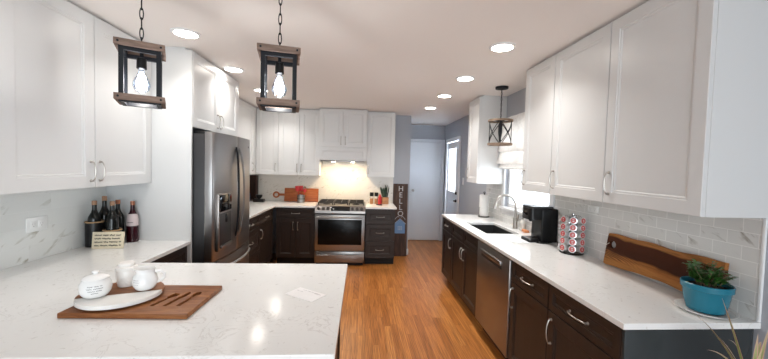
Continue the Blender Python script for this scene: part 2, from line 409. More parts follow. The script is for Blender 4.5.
WIN = (2.955, 3.945, 1.10, 2.10); SDOOR = (5.90, 6.74, 0.0, 2.06); PAT = (-1.5, 1.5, 0.05, 2.15)
struct(MB().box(XL - .12, XR + .12, YR - .12, YH + .12, -0.1, 0).build('floor', 'oak', smooth=False))
struct(MB().box(XL - .12, XR + .12, YR - .12, YH + .12, ZC, ZC + 0.1).build('ceiling', 'ceiling', smooth=False))
wall_cells('wall_left', 'x', XL, -.12, YR, YB, 0, ZC, [], 'wall_white')
wall_cells('wall_right', 'x', XR, .12, YR, YH, 0, ZC, [WIN, SDOOR], 'wall')
wall_cells('wall_back', 'y', YB, .12, XL, XH - .12, 0, ZC, [], 'wall')
wall_cells('wall_hall_left', 'x', XH, -.12, YB, YH, 0, ZC, [], 'wall')
wall_cells('wall_hall_back', 'y', YH, .12, XH - .12, XR, 0, ZC, [], 'wall')
wall_cells('wall_rear', 'y', YR, -.12, XL, XR, 0, ZC, [PAT], 'wall_white')

def frame_x(name, y0, y1, z0, z1, x0, x1, w, m, parent=None, mull=(), sill=True):
    mb = MB(); mb.box(x0, x1, y0, y0 + w, z0, z1, .003); mb.box(x0, x1, y1 - w, y1, z0, z1, .003); mb.box(x0, x1, y0 + w, y1 - w, z1 - w, z1, .003)
    if sill: mb.box(x0, x1, y0 + w, y1 - w, z0, z0 + w, .003)
    for z in mull: mb.box(x0 + .005, x1 - .005, y0 + w, y1 - w, z - .018, z + .018, .003)
    return mb.build(name, m, parent)
# window over the sink: vinyl frame, casing, stool, glass
w1 = struct(thing('window_1', 'bright white framed window over the sink', 'window', (0, 0, 0)))
for k in ('label', 'category'): del w1[k]
y0, y1, z0, z1 = WIN
frame_x('window_frame', y0, y1, z0, z1, XR + .035, XR + .10, .045, 'trim', w1, mull=[1.62])
MB().box(XR + .062, XR + .068, y0 + .045, y1 - .045, z0 + .045, z1 - .045).build('glass', 'glass', w1, smooth=False)
mb = MB()
mb.box(XR - .018, XR, y0 - .07, y0 + .004, z0 - .02, z1 + .07, .004); mb.box(XR - .018, XR, y1 - .004, y1 + .062, z0 - .02, z1 + .07, .004); mb.box(XR - .018, XR, y0 + .004, y1 - .004, z1 - .004, z1 + .07, .004)
mb.build('casing', 'trim', w1)
MB().box(XR - .045, XR + .035, y0 - .075, y1 + .065, z0 - .022, z0 + .003, .004).build('window_sill', 'trim', w1)
MB().box(XR - .016, XR, y0 - .06, y1 + .05, z0 - .085, z0 - .024, .003).build('apron', 'trim', w1)
# patio door behind the camera
w2 = struct(bpy.data.objects.new('window_2', None)); COL.objects.link(w2)
mb = MB()
for a, b in ((-1.5, -1.44), (-.04, .04), (1.44, 1.5)): mb.box(a, b, YR - .09, YR - .03, .05, 2.15, .003)
mb.box(-1.44, 1.44, YR - .09, YR - .03, .05, .13, .003); mb.box(-1.44, 1.44, YR - .09, YR - .03, 2.08, 2.15, .003)
mb.build('window_frame', 'trim', w2)
MB().box(-1.44, 1.44, YR - .062, YR - .058, .13, 2.08).build('glass', 'glass', w2, smooth=False)

# hall door (closed white slab) and side door with glass
d1 = struct(bpy.data.objects.new('door_1', None)); COL.objects.link(d1)
MB().box(0.93, 1.675, YH - .04, YH - .001, 0.012, 2.075, .003).build('door_leaf', 'door_white', d1)
mb = MB(); mb.box(1.68, 1.742, YH - .055, YH - .001, 0, 2.14, .004); mb.box(0.862, 0.925, YH - .055, YH - .001, 0, 2.14, .004); mb.box(.925, 1.68, YH - .055, YH - .001, 2.08, 2.14, .004)
mb.build('door_frame', 'door_white', d1)
mb = MB(); mb.lathe([(.026, 0), (.026, .008), (.010, .012), (.010, .035)], seg=18); mb.ball((0, 0, .052), .026)
h = mb.xf(Matrix.Translation((1.09, YH - .04, 1.06)) @ Matrix.Rotation(pi / 2, 4, 'X')).build('door_handle', 'nickel', d1)

d2 = struct(bpy.data.objects.new('door_2', None)); COL.objects.link(d2)
y0, y1, z0, z1 = SDOOR
mb = MB(); gx0, gx1 = XR - .005, XR + .04
ga, gb, gz0, gz1 = y0 + .15, y1 - .15, 1.10, 1.93
mb.box(gx0, gx1, y0 + .012, ga, .012, z1 - .012, .002); mb.box(gx0, gx1, gb, y1 - .012, .012, z1 - .012, .002); mb.box(gx0, gx1, ga, gb, gz1, z1 - .012); mb.box(gx0, gx1, ga, gb, .012, gz0)
for zz0, zz1 in ((.18, .50), (.58, .90)): mb.box(gx0 - .006, gx0, ga - .02, gb + .02, zz0, zz1, .005)
mb.build('door_leaf', 'door_white', d2)
frame_x('lite_frame', ga - .025, gb + .025, gz0 - .025, gz1 + .025, gx0 - .012, gx0 + .004, .03, 'trim', d2)
MB().box(XR + .012, XR + .016, ga, gb, gz0, gz1).build('glass', 'glass', d2, smooth=False)
MB().box(XR + .022, XR + .026, ga + .004, gb - .004, gz0 + .004, gz1 - .004).build('blind', 'blind', d2, smooth=False)
frame_x('door_frame', y0 - .07, y1 + .07, 0, z1 + .07, XR - .02, XR, .072, 'trim', d2, sill=False)
mb = MB(); mb.lathe([(.028, 0), (.028, .012), (.012, .014), (.012, .05)], seg=16); mb.tube([(0, 0, .045), (-.06, 0, .05), (-.12, 0, .048)], .009)
mb.xf(Matrix.Translation((gx0, 6.00, .95)) @ Matrix.Rotation(-pi / 2, 4, 'Y') @ Matrix.Rotation(pi / 2, 4, 'Z')).build('door_handle', 'black_metal', d2)
MB().lathe([(.028, 0), (.028, .014), (.018, .022)], seg=16).xf(Matrix.Translation((gx0, 6.00, 1.09)) @ Matrix.Rotation(-pi / 2, 4, 'Y')).build('deadbolt', 'black_metal', d2)

# baseboards, backsplashes
def trimbox(name, m, *a): return struct(MB().box(*a, .002).build(name, m))
trimbox('baseboard_right', 'trim', XR - .014, XR - .0005, 4.56, 5.82, 0, .10)
trimbox('baseboard_hall', 'trim', XH + .0005, XH + .014, YB - .014, YH - .056, 0, .10)
trimbox('baseboard_back', 'trim', .58, XH + .014, YB - .014, YB - .0005, 0, .10)
trimbox('baseboard_left', 'trim', XL + .0005, XL + .014, YR + .01, 1.10, 0, .10)
trimbox('baseboard_near', 'trim', XR - .014, XR - .0005, YR + .01, 1.30, 0, .10)
struct(MB().box(XL + .0005, XL + .009, 1.105, 2.752, CT + .0005, ZU - .001).build('trim_1', 'tile_left', smooth=False))
struct(MB().box(XL + .0005, XL + .009, 3.77, YB - .01, CT + .0005, ZU - .001).build('trim_2', 'tile_left', smooth=False))
struct(MB().box(XL + .0005, .56, YB - .009, YB - .0005, CT + .0005, 1.63).build('trim_3', 'tile_back', smooth=False))
mb = MB(); mb.box(XR - .009, XR - .0005, 1.325, 2.883, CT + .0005, ZU - .001); mb.box(XR - .009, XR - .0005, 2.883, 4.02, CT + .0005, 1.012); mb.box(XR - .009, XR - .0005, 4.02, 4.53, CT + .0005, ZU - .001)
struct(mb.build('trim_4', 'tile_right', smooth=False))
trimbox('trim_5', 'trim', XR - .011, XR - .0005, 1.311, 1.3245, CT + .0005, ZU - .001)

# ------------------------------------------------------------------ cabinets
def panel_mesh(x0, x1, z0, z1, t=.020, rail=.062, depth=.009, flat=False):
    """cabinet front in the local xz plane, outside facing -y, back at y=0"""
    def ring(i, y): return [(x0 + i, y, z0 + i), (x1 - i, y, z0 + i), (x1 - i, y, z1 - i), (x0 + i, y, z1 - i)]
    rs = [ring(0, 0), ring(0, -t + .002), ring(.002, -t)]
    if not flat:
        rs += [ring(rail, -t), ring(rail + .003, -t + .004), ring(rail + .012, -t + .0045), ring(rail + .017, -t + depth), ]
    return MB().rings(rs)

def pull(parent, x, z, vertical=True, L=.125, y=-.020, r=.0040, m='nickel'):
    pts = []
    for i in range(13):
        a = i / 12; pts.append((-L / 2 + L * a, -(.010 + .020 * sin(pi * a) ** .55)))
    P = [(p, q) for p, q in pts]
    mb = MB(); path = [(x, y + q, z + p) if vertical else (x + p, y + q, z) for p, q in P]
    mb.tube(path, r, 8)
    for s in (-1, 1):
        d = s * (L / 2 - .004)
        c = (x, y, z + d) if vertical else (x + d, y, z)
        mb2 = [(.009, 0), (.009, .003), (.0065, .006), (.0055, .016)]
        sub = MB().lathe(mb2, seg=12).xf(Matrix.Translation(c) @ Matrix.Rotation(pi / 2, 4, 'X'))
        me = bpy.data.meshes.new('p'); sub.bm.to_mesh(me); sub.bm.free(); mb.mesh(me); bpy.data.meshes.remove(me)
    return mb.build('handle', m, parent)

def cabinet(name, label, cat, loc, rz, w, z0, z1, d, fronts, m, group=None, rail=.062, toe=False, open_top=False, handle_L=.125):
    t = thing(name, label, cat, loc, rz, group)
    mb = MB()
    if open_top:
        e = .018
        mb.box(0, e, 0, d, z0, z1); mb.box(w - e, w, 0, d, z0, z1); mb.box(e, w - e, d - e, d, z0, z1); mb.box(e, w - e, 0, d - e, z0, z0 + e); mb.box(e, w - e, 0, e, z0 + e, z1)
    else: mb.box(0, w, 0, d, z0, z1, .001)
    mb.build('body', m, t, smooth=False)
    if toe: MB().box(0.0, w, .065, d, 0.0, z0 - .001).build('toe_kick', 'dark_gap' if toe == 2 else m, t, smooth=False)
    for typ, a, b, c, e, hd in fronts:
        rl = min(rail, (e - c) * .26)
        f = panel_mesh(a, b, c, e, rail=rl).build(typ, m, t, angle=20); f.location = (0, -.0005, 0)
        if hd:
            pull(f, hd[1], hd[2], hd[0] == 'v', handle_L)
    return t
G = .0025
def door(a, b, c, e, side=None, low=True, inset=.042, up=.115):
    """fronts tuple for a door with a vertical pull near its bottom (wall units) or top (base units)"""
    if side is None: return ('door', a + G, b - G, c, e, None)
    x = a + inset if side == 'l' else b - inset
    return ('door', a + G, b - G, c, e, ('v', x, c + up if low else e - up))
def drawer(a, b, c, e, h=True): return ('drawer', a + G, b - G, c, e, ('h', (a + b) / 2, (c + e) / 2) if h else None)

W, DK = 'cab_white', 'espresso'
RR, RL = -pi / 2, pi / 2           # right run faces -x, left run faces +x
gw = 'white wall cabinets'; gb = 'dark base cabinets'
# right wall, near uppers (local x runs from far to near)
ux = 1.428 + .0205
def right_upper(ya, yb, label, side='l', top=ZT):
    return cabinet('wall_cabinet', label, 'cabinet', (ux, yb, 0), RR, yb - ya - .001, ZU, top, XR - .011 - ux if yb < 4.0 else XR - .001 - ux, [door(0, yb - ya - .001, ZU + .001, top - .001, side)], W, gw, handle_L=.13)
right_upper(1.302, 1.878, 'white wall cabinet over the teal plant pot, nearest on the right wall')
right_upper(1.878, 2.436, 'white wall cabinet over the coffee pod tower, middle of three in a row')
right_upper(2.436, 2.882, 'white wall cabinet over the black coffee maker, beside the sink window')
cabinet('wall_cabinet', 'narrow white wall cabinet above the paper towel roll, past the window', 'cabinet', (1.405 + .0205, 4.37, 0), RR, .39, ZU, ZT, .322,
        [door(0, .39, ZU + .001, ZT - .001, 'l')], W, gw)
# filler strips to the ceiling
# back wall uppers
uy = 5.457 + .0205; dy = YB - .0095 - uy
cabinet('wall_cabinet', 'single door white wall cabinet in the far left corner of the back wall', 'cabinet', (-1.68, uy, 0), 0, .345, ZU, ZT, dy, [door(0, .345, ZU + .001, ZT - .001, 'r')], W, gw)
cabinet('wall_cabinet', 'two door white wall cabinet left of the range hood', 'cabinet', (-1.333, uy, 0), 0, .660, ZU, ZT, dy,
        [door(0, .33, ZU + .001, ZT - .001, 'r', inset=.035), door(.33, .66, ZU + .001, ZT - .001, 'l', inset=.035)], W, gw)
cabinet('wall_cabinet', 'single door white wall cabinet right of the range hood', 'cabinet', (.082, uy, 0), 0, .458, ZU, ZT, dy, [door(0, .458, ZU + .001, ZT - .001, 'l', inset=.03)], W, gw)
# hood cabinet
hy = 5.30
t = cabinet('range_hood_cabinet', 'white hood cabinet with two short doors above the range', 'range hood', (-.672, hy + .0205, 0), 0, .752, 1.625, ZT + .008, YB - .0095 - hy - .0205,
            [door(0, .376, 1.835, ZT + .006, 'r', inset=.035, up=.10), door(.376, .752, 1.835, ZT + .006, 'l', inset=.035, up=.10), ('hood_panel', G, .752 - G, 1.627, 1.826, None)], W)
MB().box(.03, .722, .04, .44, 1.604, 1.6245, .003).build('hood_insert', 'steel', t)
for k, x in enumerate((.22, .53)):
    MB().lathe([(.030, 0), (.030, .006)], (x, .13, 1.598), 20).build('hood_lamp', 'hoodlens', t)
    l = bpy.data.lights.new('hood_lamp_light', 'AREA'); l.shape = 'DISK'; l.size = .06; l.energy = HOOD_W; l.color = (1.0, .74, .46)
    lo = bpy.data.objects.new('hood_lamp_light', l); COL.objects.link(lo); lo.parent = t; lo.location = (x, .13, 1.594)
# far left uppers beyond the fridge
lx = -1.68 - .0205; ld = lx - XL - .0095
cabinet('wall_cabinet', 'white wall cabinet on the left wall between fridge and corner', 'cabinet', (lx, 3.79, 0), RL, .84, ZU, ZT, ld, [door(0, .42, ZU + .001, ZT - .001, 'r'), door(.42, .84, ZU + .001, ZT - .001, 'l')], W, gw)
cabinet('wall_cabinet', 'white wall cabinet at the far end of the left wall, against the corner', 'cabinet', (lx, 4.632, 0), RL, 1.155, ZU, ZT, ld, [door(0, .70, ZU + .001, ZT - .001, 'r', inset=.06), ('filler', .7025, .822, ZU + .001, ZT - .001, None)], W, gw)
# near left uppers
cabinet('wall_cabinet', 'large two door white wall cabinet above the wine bottles', 'cabinet', (-1.65 - .0205, 1.638, 0), RL, 1.113, ZU, ZT, .309,
        [door(0, .556, ZU + .001, ZT - .001, 'r', inset=.035, up=.10), door(.556, 1.113, ZU + .001, ZT - .001, 'l', inset=.035, up=.10)], W, gw, rail=.072)
# fridge enclosure
tag(MB().box(XL + .001, -1.350, 2.754, 2.774, 0, ZT, .001).build('side_panel', W), 'tall white panel beside the fridge, behind the wine bottles', 'panel')
tag(MB().box(XL + .001, -1.350, 3.744, 3.766, 0, ZT, .001).build('side_panel', W), 'tall white panel on the far side of the fridge', 'panel')
cabinet('fridge_cabinet', 'white two door cabinet above the steel fridge', 'cabinet', (-1.348 - .0205, 2.775, 0), RL, .968, 1.822, ZT, .62,
        [door(0, .484, 1.823, ZT - .001, 'r', inset=.035, up=.10), door(.484, .968, 1.823, ZT - .001, 'l', inset=.035, up=.10)], W)
# crown fillers above cabinets
def crown(*a, n): o = struct(MB().box(*a).build(n, W, smooth=False)); return o
crown(1.46, XR - .001, 1.305, 2.88, ZT + .0005, ZC - .0005, n='trim_6')
crown(XL + .001, -1.69, 1.645, 2.75, ZT + .0005, ZC - .0005, n='trim_7')
crown(XL + .001, -1.40, 2.756, 3.764, ZT + .0005, ZC - .0005, n='trim_8')
crown(XL + .001, -1.72, 3.77, 5.79, ZT + .0005, ZC - .0005, n='trim_9')
crown(-1.675, .53, 5.50, 5.79, ZT + .0085, ZC - .0005, n='trim_10')
crown(1.45, XR - .001, 3.985, 4.365, ZT + .0005, ZC - .0005, n='trim_11')

# right base run (local x runs from far to near)
bx = 1.140 + .0205; bd = XR - .011 - bx
def right_base(ya, yb, label, fr, **k):
    return cabinet(k.pop('name', 'base_cabinet'), label, 'cabinet', (bx, yb, 0), RR, yb - ya - .001, .105, CB - .001, bd, fr, DK, gb, toe=2, **k)
ZD0, ZD1 = .722, .872
w = .45
right_base(4.055, 4.505, 'dark base cabinet at the far end of the sink counter', [drawer(0, w - .001, ZD0, ZD1), door(0, w - .001, .112, ZD0 - .006, 'r', False)])
w = .938
right_base(3.115, 4.053, 'dark two door sink base cabinet under the black sink', [drawer(0, w / 2, ZD0, ZD1, False), drawer(w / 2, w - .001, ZD0, ZD1, False), door(0, w / 2, .112, ZD0 - .006, 'r', False, .035), door(w / 2, w - .001, .112, ZD0 - .006, 'l', False, .035)], open_top=True, name='sink_cabinet')
w = .500
right_base(1.907, 2.407, 'dark base cabinet beside the dishwasher, one drawer over one door', [drawer(0, w - .001, ZD0, ZD1), door(0, w - .001, .112, ZD0 - .006, 'l', False)], handle_L=.15)
w = .560
right_base(1.345, 1.905, 'dark base cabinet at the near end of the right counter', [drawer(0, w - .001, ZD0, ZD1), door(0, w - .001, .112, ZD0 - .006, 'l', False)], handle_L=.15)
tag(MB().box(bx - .02, XR - .0145, 1.325, 1.3435, 0, CB - .001, .001).build('end_panel', 'panel_gloss'), 'dark glossy end panel under the near end of the right counter', 'panel')
# dishwasher
t = thing('dishwasher', 'slate steel dishwasher with pocket handle between dark cabinets', 'dishwasher', (bx, 3.112, 0), RR)
w = .702
MB().box(.004, w - .004, 0, .56, .105, CB - .002, .002).build('body', 'dark_gap', t)
mb = MB(); mb.box(.006, w - .006, -.030, -.0005, .115, .868, .004)
mb.build('door', 'steel_dark', t)
mb = MB(); mb.box(.11, .56, -.046, -.0305, .782, .818, .004); mb.build('handle', 'steel', t)
MB().box(.115, .555, -.0325, -.0305, .752, .781).build('handle_shade_plate', 'dark_gap', t)  # thin dark plate on the door, standing in for the shaded handle pocket
MB().box(.006, w - .006, .05, .5, 0, .104).build('toe_kick', 'dark_gap', t)

# back base run
by = 5.157 + .0205; bdy = YB - .0105 - by
w = .588
cabinet('base_cabinet', 'dark two door base cabinet left of the range', 'cabinet', (-1.281, by, 0), 0, w, .105, CB - .001, bdy,
        [drawer(0, w, ZD0, ZD1), door(0, w / 2, .112, ZD0 - .006, 'r', False, .035), door(w / 2, w, .112, ZD0 - .006, 'l', False, .035)], DK, gb, toe=2)
w = .462
cabinet('drawer_cabinet', 'dark three drawer base cabinet right of the range', 'cabinet', (.082, by, 0), 0, w, .105, CB - .001, bdy,
        [drawer(0, w, .648, ZD1), drawer(0, w, .384, .642), drawer(0, w, .112, .378)], DK, gb, toe=2)
# far left base run
fx = -1.318 - .0205; fd = fx - XL - .0105
w = .70
cabinet('drawer_cabinet', 'dark three drawer base cabinet just past the fridge', 'cabinet', (fx, 3.77, 0), RL, w, .105, CB - .001, fd,
        [drawer(0, w, ZD0, ZD1), drawer(0, w, .42, ZD0 - .006), drawer(0, w, .112, .414)], DK, gb, toe=2)
w = .66
cabinet('base_cabinet', 'dark base cabinet in the far left corner under the counter', 'cabinet', (fx, 4.472, 0), RL, w, .105, CB - .001, fd,
        [drawer(0, w, ZD0, ZD1), door(0, w, .112, ZD0 - .006, 'l', False)], DK, gb, toe=2)
MB()
# left near base and peninsula base
w = .60
cabinet('base_cabinet', 'dark base cabinet under the wine bottle counter beside the fridge panel', 'cabinet', (-1.375 - .0205, 2.150, 0), RL, w, .105, CB - .001, .59,
        [drawer(0, w, ZD0, ZD1), door(0, w, .112, ZD0 - .006, 'r', False)], DK, gb, toe=2)
t = thing('peninsula_base', 'dark cabinet base under the white peninsula counter', 'cabinet', (0, 0, 0))
MB().box(XL + .015, -.13, 1.45, 2.118, .10, CB - .001, .001).build('body', DK, t, smooth=False)
MB().box(XL + .015, -.13, 1.45, 2.06, 0, .099).build('toe_kick', 'dark_gap', t, smooth=False)
panel_mesh(1.452, 2.116, .102, CB - .003, rail=.08).xf(Matrix.Translation((-.1295, 0, 0)) @ Matrix.Rotation(pi / 2, 4, 'Z')).build('end_panel', DK, t, angle=20)
for k in range(3):
    x0 = -1.36 + k * .41
    f = panel_mesh(.0, .40, .112, .87).xf(Matrix.Translation((x0 + .40, 2.1185, 0)) @ Matrix.Rotation(pi, 4, 'Z')).build('door', DK, t, angle=20)

# ------------------------------------------------------------------ countertops
def slab(name, polys, label, holes=None):
    mb = MB()
    for p in polys: mb.prism(p, CB, CT)
    bmesh.ops.remove_doubles(mb.bm, verts=mb.bm.verts[:], dist=1e-5)
    o = mb.build(name, 'quartz', smooth=False)
    return tag(o, label, 'countertop')
def bevel_mod(o, w=.003):
    m = o.modifiers.new('bevel', 'BEVEL'); m.width = w; m.segments = 2; m.limit_method = 'ANGLE'; m.angle_limit = rad(40)
# L shaped left counter + peninsula
o = slab('countertop', [[(XL + .0005, 1.105), (-.074, 1.105), (-.074, 2.144), (-1.350, 2.144), (-1.350, 2.7535), (XL + .0005, 2.7535)]], 'white speckled quartz peninsula counter holding the wooden serving board'); bevel_mod(o)
o = slab('countertop', [[(XL + .0005, 3.767), (-1.300, 3.767), (-1.300, 5.130), (-.693, 5.130), (-.693, YB - .0005), (XL + .0005, YB - .0005)]], 'white quartz counter in the far left corner beside the fridge'); bevel_mod(o)
o = slab('countertop', [[(.080, 5.130), (.563, 5.130), (.563, YB - .0005), (.080, YB - .0005)]], 'short white quartz counter right of the range'); bevel_mod(o)
# right counter with sink cutout
SX0, SX1, SY0, SY1 = 1.250, 1.590, 3.20, 3.86
mb = MB(); xs = [1.119, SX0, SX1, XR - .0005]; ys = [1.310, SY0, SY1, 4.525]
V = {}
for zi, z in enumerate((CB, CT)):
    for i in range(4):
        for j in range(4): V[i, j, zi] = mb.bm.verts.new((xs[i], ys[j], z))
for i in range(3):
    for j in range(3):
        if (i, j) == (1, 1): continue
        for zi in (0, 1): mb.bm.faces.new([V[i, j, zi], V[i + 1, j, zi], V[i + 1, j + 1, zi], V[i, j + 1, zi]])
def side(a, b): mb.bm.faces.new([V[(*a, 0)], V[(*b, 0)], V[(*b, 1)], V[(*a, 1)]])
for k in range(3): side((k, 0), (k + 1, 0)); side((k, 3), (k + 1, 3)); side((0, k), (0, k + 1)); side((3, k), (3, k + 1))
for a, b in (((1, 1), (2, 1)), ((2, 1), (2, 2)), ((2, 2), (1, 2)), ((1, 2), (1, 1))): side(a, b)
o = tag(mb.build('countertop', 'quartz', smooth=False), 'long white quartz counter with the black sink along the right wall', 'countertop'); bevel_mod(o)
# sink
t = thing('sink', 'black undermount composite sink basin in the right counter', 'sink', ((SX0 + SX1) / 2, (SY0 + SY1) / 2, CB - .20))
hx, hyy = (SX1 - SX0) / 2, (SY1 - SY0) / 2
def rr(ax, ay, r, z, n=5):
    out = []
    for cx, cy, a0 in ((ax - r, ay - r, 0), (-ax + r, ay - r, pi / 2), (-ax + r, -ay + r, pi), (ax - r, -ay + r, 3 * pi / 2)):
        for i in range(n): a = a0 + pi / 2 * i / (n - 1); out.append((cx + r * cos(a), cy + r * sin(a), z))
    return out
MB().rings([rr(hx + .02, hyy + .02, .02, .199), rr(hx - .001, hyy - .001, .015, .199), rr(hx - .004, hyy - .004, .02, .02), rr(hx - .03, hyy - .03, .03, .008),
            ], False, True).build('basin', 'sink', t)
MB().lathe([(.045, .009), (.045, .011), (.03, .0085)], seg=20).build('drain', 'steel', t)

# ------------------------------------------------------------------ refrigerator
t = thing('refrigerator', 'stainless french door fridge with ice dispenser in its left door', 'refrigerator', (-1.27, 2.795, 0), RL)
FW = .912
MB().box(.006, FW - .006, 0, .66, .02, 1.775, .004).build('case', 'grey_case', t)
for x in (.05, FW - .05): MB().box(x - .035, x + .035, .0, .09, 1.7755, 1.797, .004).build('hinge_cover', 'black', t)
def curved_door(a, b, z0, z1, name):
    n = 14; full = FW; mb = MB()
    def yf(x): return -.068 - .034 * (1 - ((x - full / 2) / (full / 2)) ** 2)
    rs = []
    pts = []
    r = .012
    pts.append((a, -.004)); pts.append((a, yf(a) + r)); pts.append((a + r * .3, yf(a) + r * .3))
    for i in range(n + 1):
        x = a + r + (b - a - 2 * r) * i / n; pts.append((x, yf(x)))
    pts.append((b - r * .3, yf(b) + r * .3)); pts.append((b, yf(b) + r)); pts.append((b, -.004))
    mb.prism(pts, z0, z1, .002)
    return mb
ZF = .715
dl = curved_door(.002, FW / 2 - .002, ZF + .008, 1.792, '').build('door', 'steel', t, angle=50)
dr = curved_door(FW / 2 + .002, FW - .002, ZF + .008, 1.792, '').build('door', 'steel', t, angle=50)
fz = curved_door(.002, FW - .002, .06, ZF, '').build('freezer_drawer', 'steel', t, angle=50)
MB().box(.02, FW - .02, .01, .1, .0, .0595).build('base_grille', 'black', t)
def bow(parent, x, s, m):
    mb = MB(); pts = []
    for i in range(17):
        a = i / 16; pts.append((x + s * .034 * sin(pi * a), -.100 - .040 * sin(pi * a) ** .6, .86 + .83 * a))
    mb.tube(pts, .013, 8, flat=.7); mb.build('handle', m, parent)
bow(dl, FW / 2 - .040, -1, 'black_metal'); bow(dr, FW / 2 + .040, 1, 'steel')
mb = MB(); pts = [(.06 + (FW - .12) * i / 16, -.072 - .032 * sin(pi * i / 16) - .048 * sin(pi * i / 16) ** .4, .640) for i in range(17)]
mb.tube(pts, .013, 8); mb.build('handle', 'steel', fz)
# dispenser on left door
dsp = MB().box(.040, .325, -.1015, -.072, .800, 1.285, .006).build('dispenser', 'steel_dark', dl)
MB().box(.055, .310, -.1035, -.1016, 1.130, 1.270, .0008).build('control_panel', 'black_gloss', dsp)
MB().box(.060, .305, -.1033, -.1016, .845, 1.115, .0008).build('dispenser_recess', 'grey_case', dsp)
MB().box(.070, .295, -.118, -.1016, .822, .842, .003).build('drip_tray', 'steel', dsp)
MB().box(.175, .225, -.112, -.1034, 1.03, 1.10, .004).build('paddle', 'black', dsp)
MB().lathe([(.011, 0), (.011, .002)], seg=16).xf(Matrix.Translation((.80, -.0815, 1.71)) @ Matrix.Rotation(pi / 2, 4, 'X')).build('badge', 'black_metal', dr)

# ------------------------------------------------------------------ range
t = thing('gas_range', 'stainless slide-in gas range with black oven window', 'range', (-.690, 5.137, 0))
RW = .766
MB().box(.002, RW - .002, 0.0, .64, .04, .905, .002).build('body', 'grey_case', t)
mb = MB(); mb.rings([[(0, -.012, .800), (RW, -.012, .800), (RW, .10, .800), (0, .10, .800)], [(0, -.034, .815), (RW, -.034, .815), (RW, .10, .815), (0, .10, .815)], [(0, -.030, .850), (RW, -.030, .850), (RW, .10, .850), (0, .10, .850)], [(0, .006, .925), (RW, .006, .925), (RW, .10, .925), (0, .10, .925)]])
mb.build('control_panel', 'steel_dark', t, smooth=False)
sl = math.atan2(.036, .075)
def on_panel(x, u, out=0): # point on slanted control face
    return Matrix.Translation((x, -.030 + u * .036, .850 + u * .075)) @ Matrix.Rotation(pi / 2 - sl, 4, 'X') @ Matrix.Translation((0, 0, out))
for x in (.055, .125, .195, .570, .640, .710):
    mb = MB(); mb.lathe([(.024, 0), (.024, .006), (.020, .010), (.018, .032), (.012, .034)], seg=20); mb.box(-.004, .004, -.017, .017, .034, .040, .002)
    mb.xf(on_panel(x, .42)).build('knob', 'knob_grey', t)
MB().box(-.145, .145, -.038, .034, 0, .003, .001).xf(on_panel(.383, .46, .001)).build('display', 'black_gloss', t)
od = MB().box(.004, RW - .004, -.034, -.001, .235, .792, .004).build('oven_door', 'steel', t)
MB().box(.050, RW - .050, -.0365, -.0345, .330, .718, .001).build('window', 'oven_glass', od)
mb = MB(); mb.tube([(.04, -.078, .755), (RW - .04, -.078, .755)], .0125, 10)
for x in (.06, RW - .06): mb.box(x - .010, x + .010, -.078, -.0345, .746, .764, .003)
mb.build('handle', 'steel', od)
sd = MB().box(.004, RW - .004, -.034, -.001, .055, .226, .004).build('storage_drawer', 'steel', t)
mb = MB(); mb.tube([(.05, -.074, .178), (RW - .05, -.074, .178)], .011, 10)
for x in (.08, RW - .08): mb.box(x - .010, x + .010, -.074, -.0345, .170, .186, .003)
mb.build('handle', 'steel', sd)
MB().box(.02, RW - .02, .03, .1, 0, .0395).build('toe_kick', 'dark_gap', t)
MB().box(.004, RW - .004, .101, .638, .9055, .922, .003).build('cooktop', 'steel', t)
for k, (x, y, r) in enumerate(((.15, .24, .045), (.15, .50, .038), (.383, .37, .052), (.616, .24, .045), (.616, .50, .038))):
    mb = MB(); mb.lathe([(r + .012, .9225), (r + .012, .930), (r * .9, .934)], (x, y, 0), 20); mb.lathe([(r * .8, .9345), (r * .8, .942), (r * .6, .945)], (x, y, 0), 20)
    mb.build('burner', 'iron', t)
for a, b in ((.022, .262), (.268, .498), (.504, .744)):
    mb = MB(); zz = (.950, .964)
    for y in (.125, .615): mb.box(a, b, y - .007, y + .007, *zz, .002)
    for x in (a + .007, b - .007): mb.box(x - .007, x + .007, .132, .608, *zz, .002)
    for y in (.25, .37, .49): mb.box(a + .014, b - .014, y - .005, y + .005, *zz, .002)
    mb.box((a + b) / 2 - .005, (a + b) / 2 + .005, .132, .608, zz[0], zz[1], .002)
    for x in (a + .01, b - .01):
        for y in (.13, .61): mb.box(x - .007, x + .007, y - .007, y + .007, .9225, .952)
    mb.build('grate', 'iron', t)

# ------------------------------------------------------------------ recessed downlights
def downlight(x, y, label, k=1.0):
    t = thing('recessed_light', label, 'ceiling light', (x, y, ZC - .012), 0, 'recessed ceiling lights')
    MB().lathe([(.094, .0115), (.094, .006), (.080, .0), (.074, .002), (.074, .0115)], seg=36).build('trim_ring', 'trim', t)
    MB().lathe([(.073, .002), (.073, .0045)], seg=36).build('lens', 'lens', t)
    l = bpy.data.lights.new('downlight', 'AREA'); l.shape = 'DISK'; l.size = .14; l.energy = DOWNLIGHT_W * k; l.color = (1.0, .965, .925); l.spread = rad(124)
    o = bpy.data.objects.new('downlight', l); COL.objects.link(o); o.parent = t; o.location = (0, 0, -.003)
for y, nm in ((2.40, 'nearest in the right row, before the right wall cabinets'), (3.27, 'second in the right row, beside the sink pendant'), (4.09, 'third in the right row, before the far cabinet'), (4.94, 'last in the right row, near the hall')):
    downlight(1.0, y, 'recessed ceiling light, ' + nm)
for y, nm in ((2.45, 'nearest in the left row, right of the left pendant'), (3.32, 'second in the left row, above the fridge cabinet'), (4.20, 'third in the left row, behind the right pendant'), (5.05, 'farthest in the left row, above the back left corner')):
    downlight(-1.24, y, 'recessed ceiling light, ' + nm, .62)

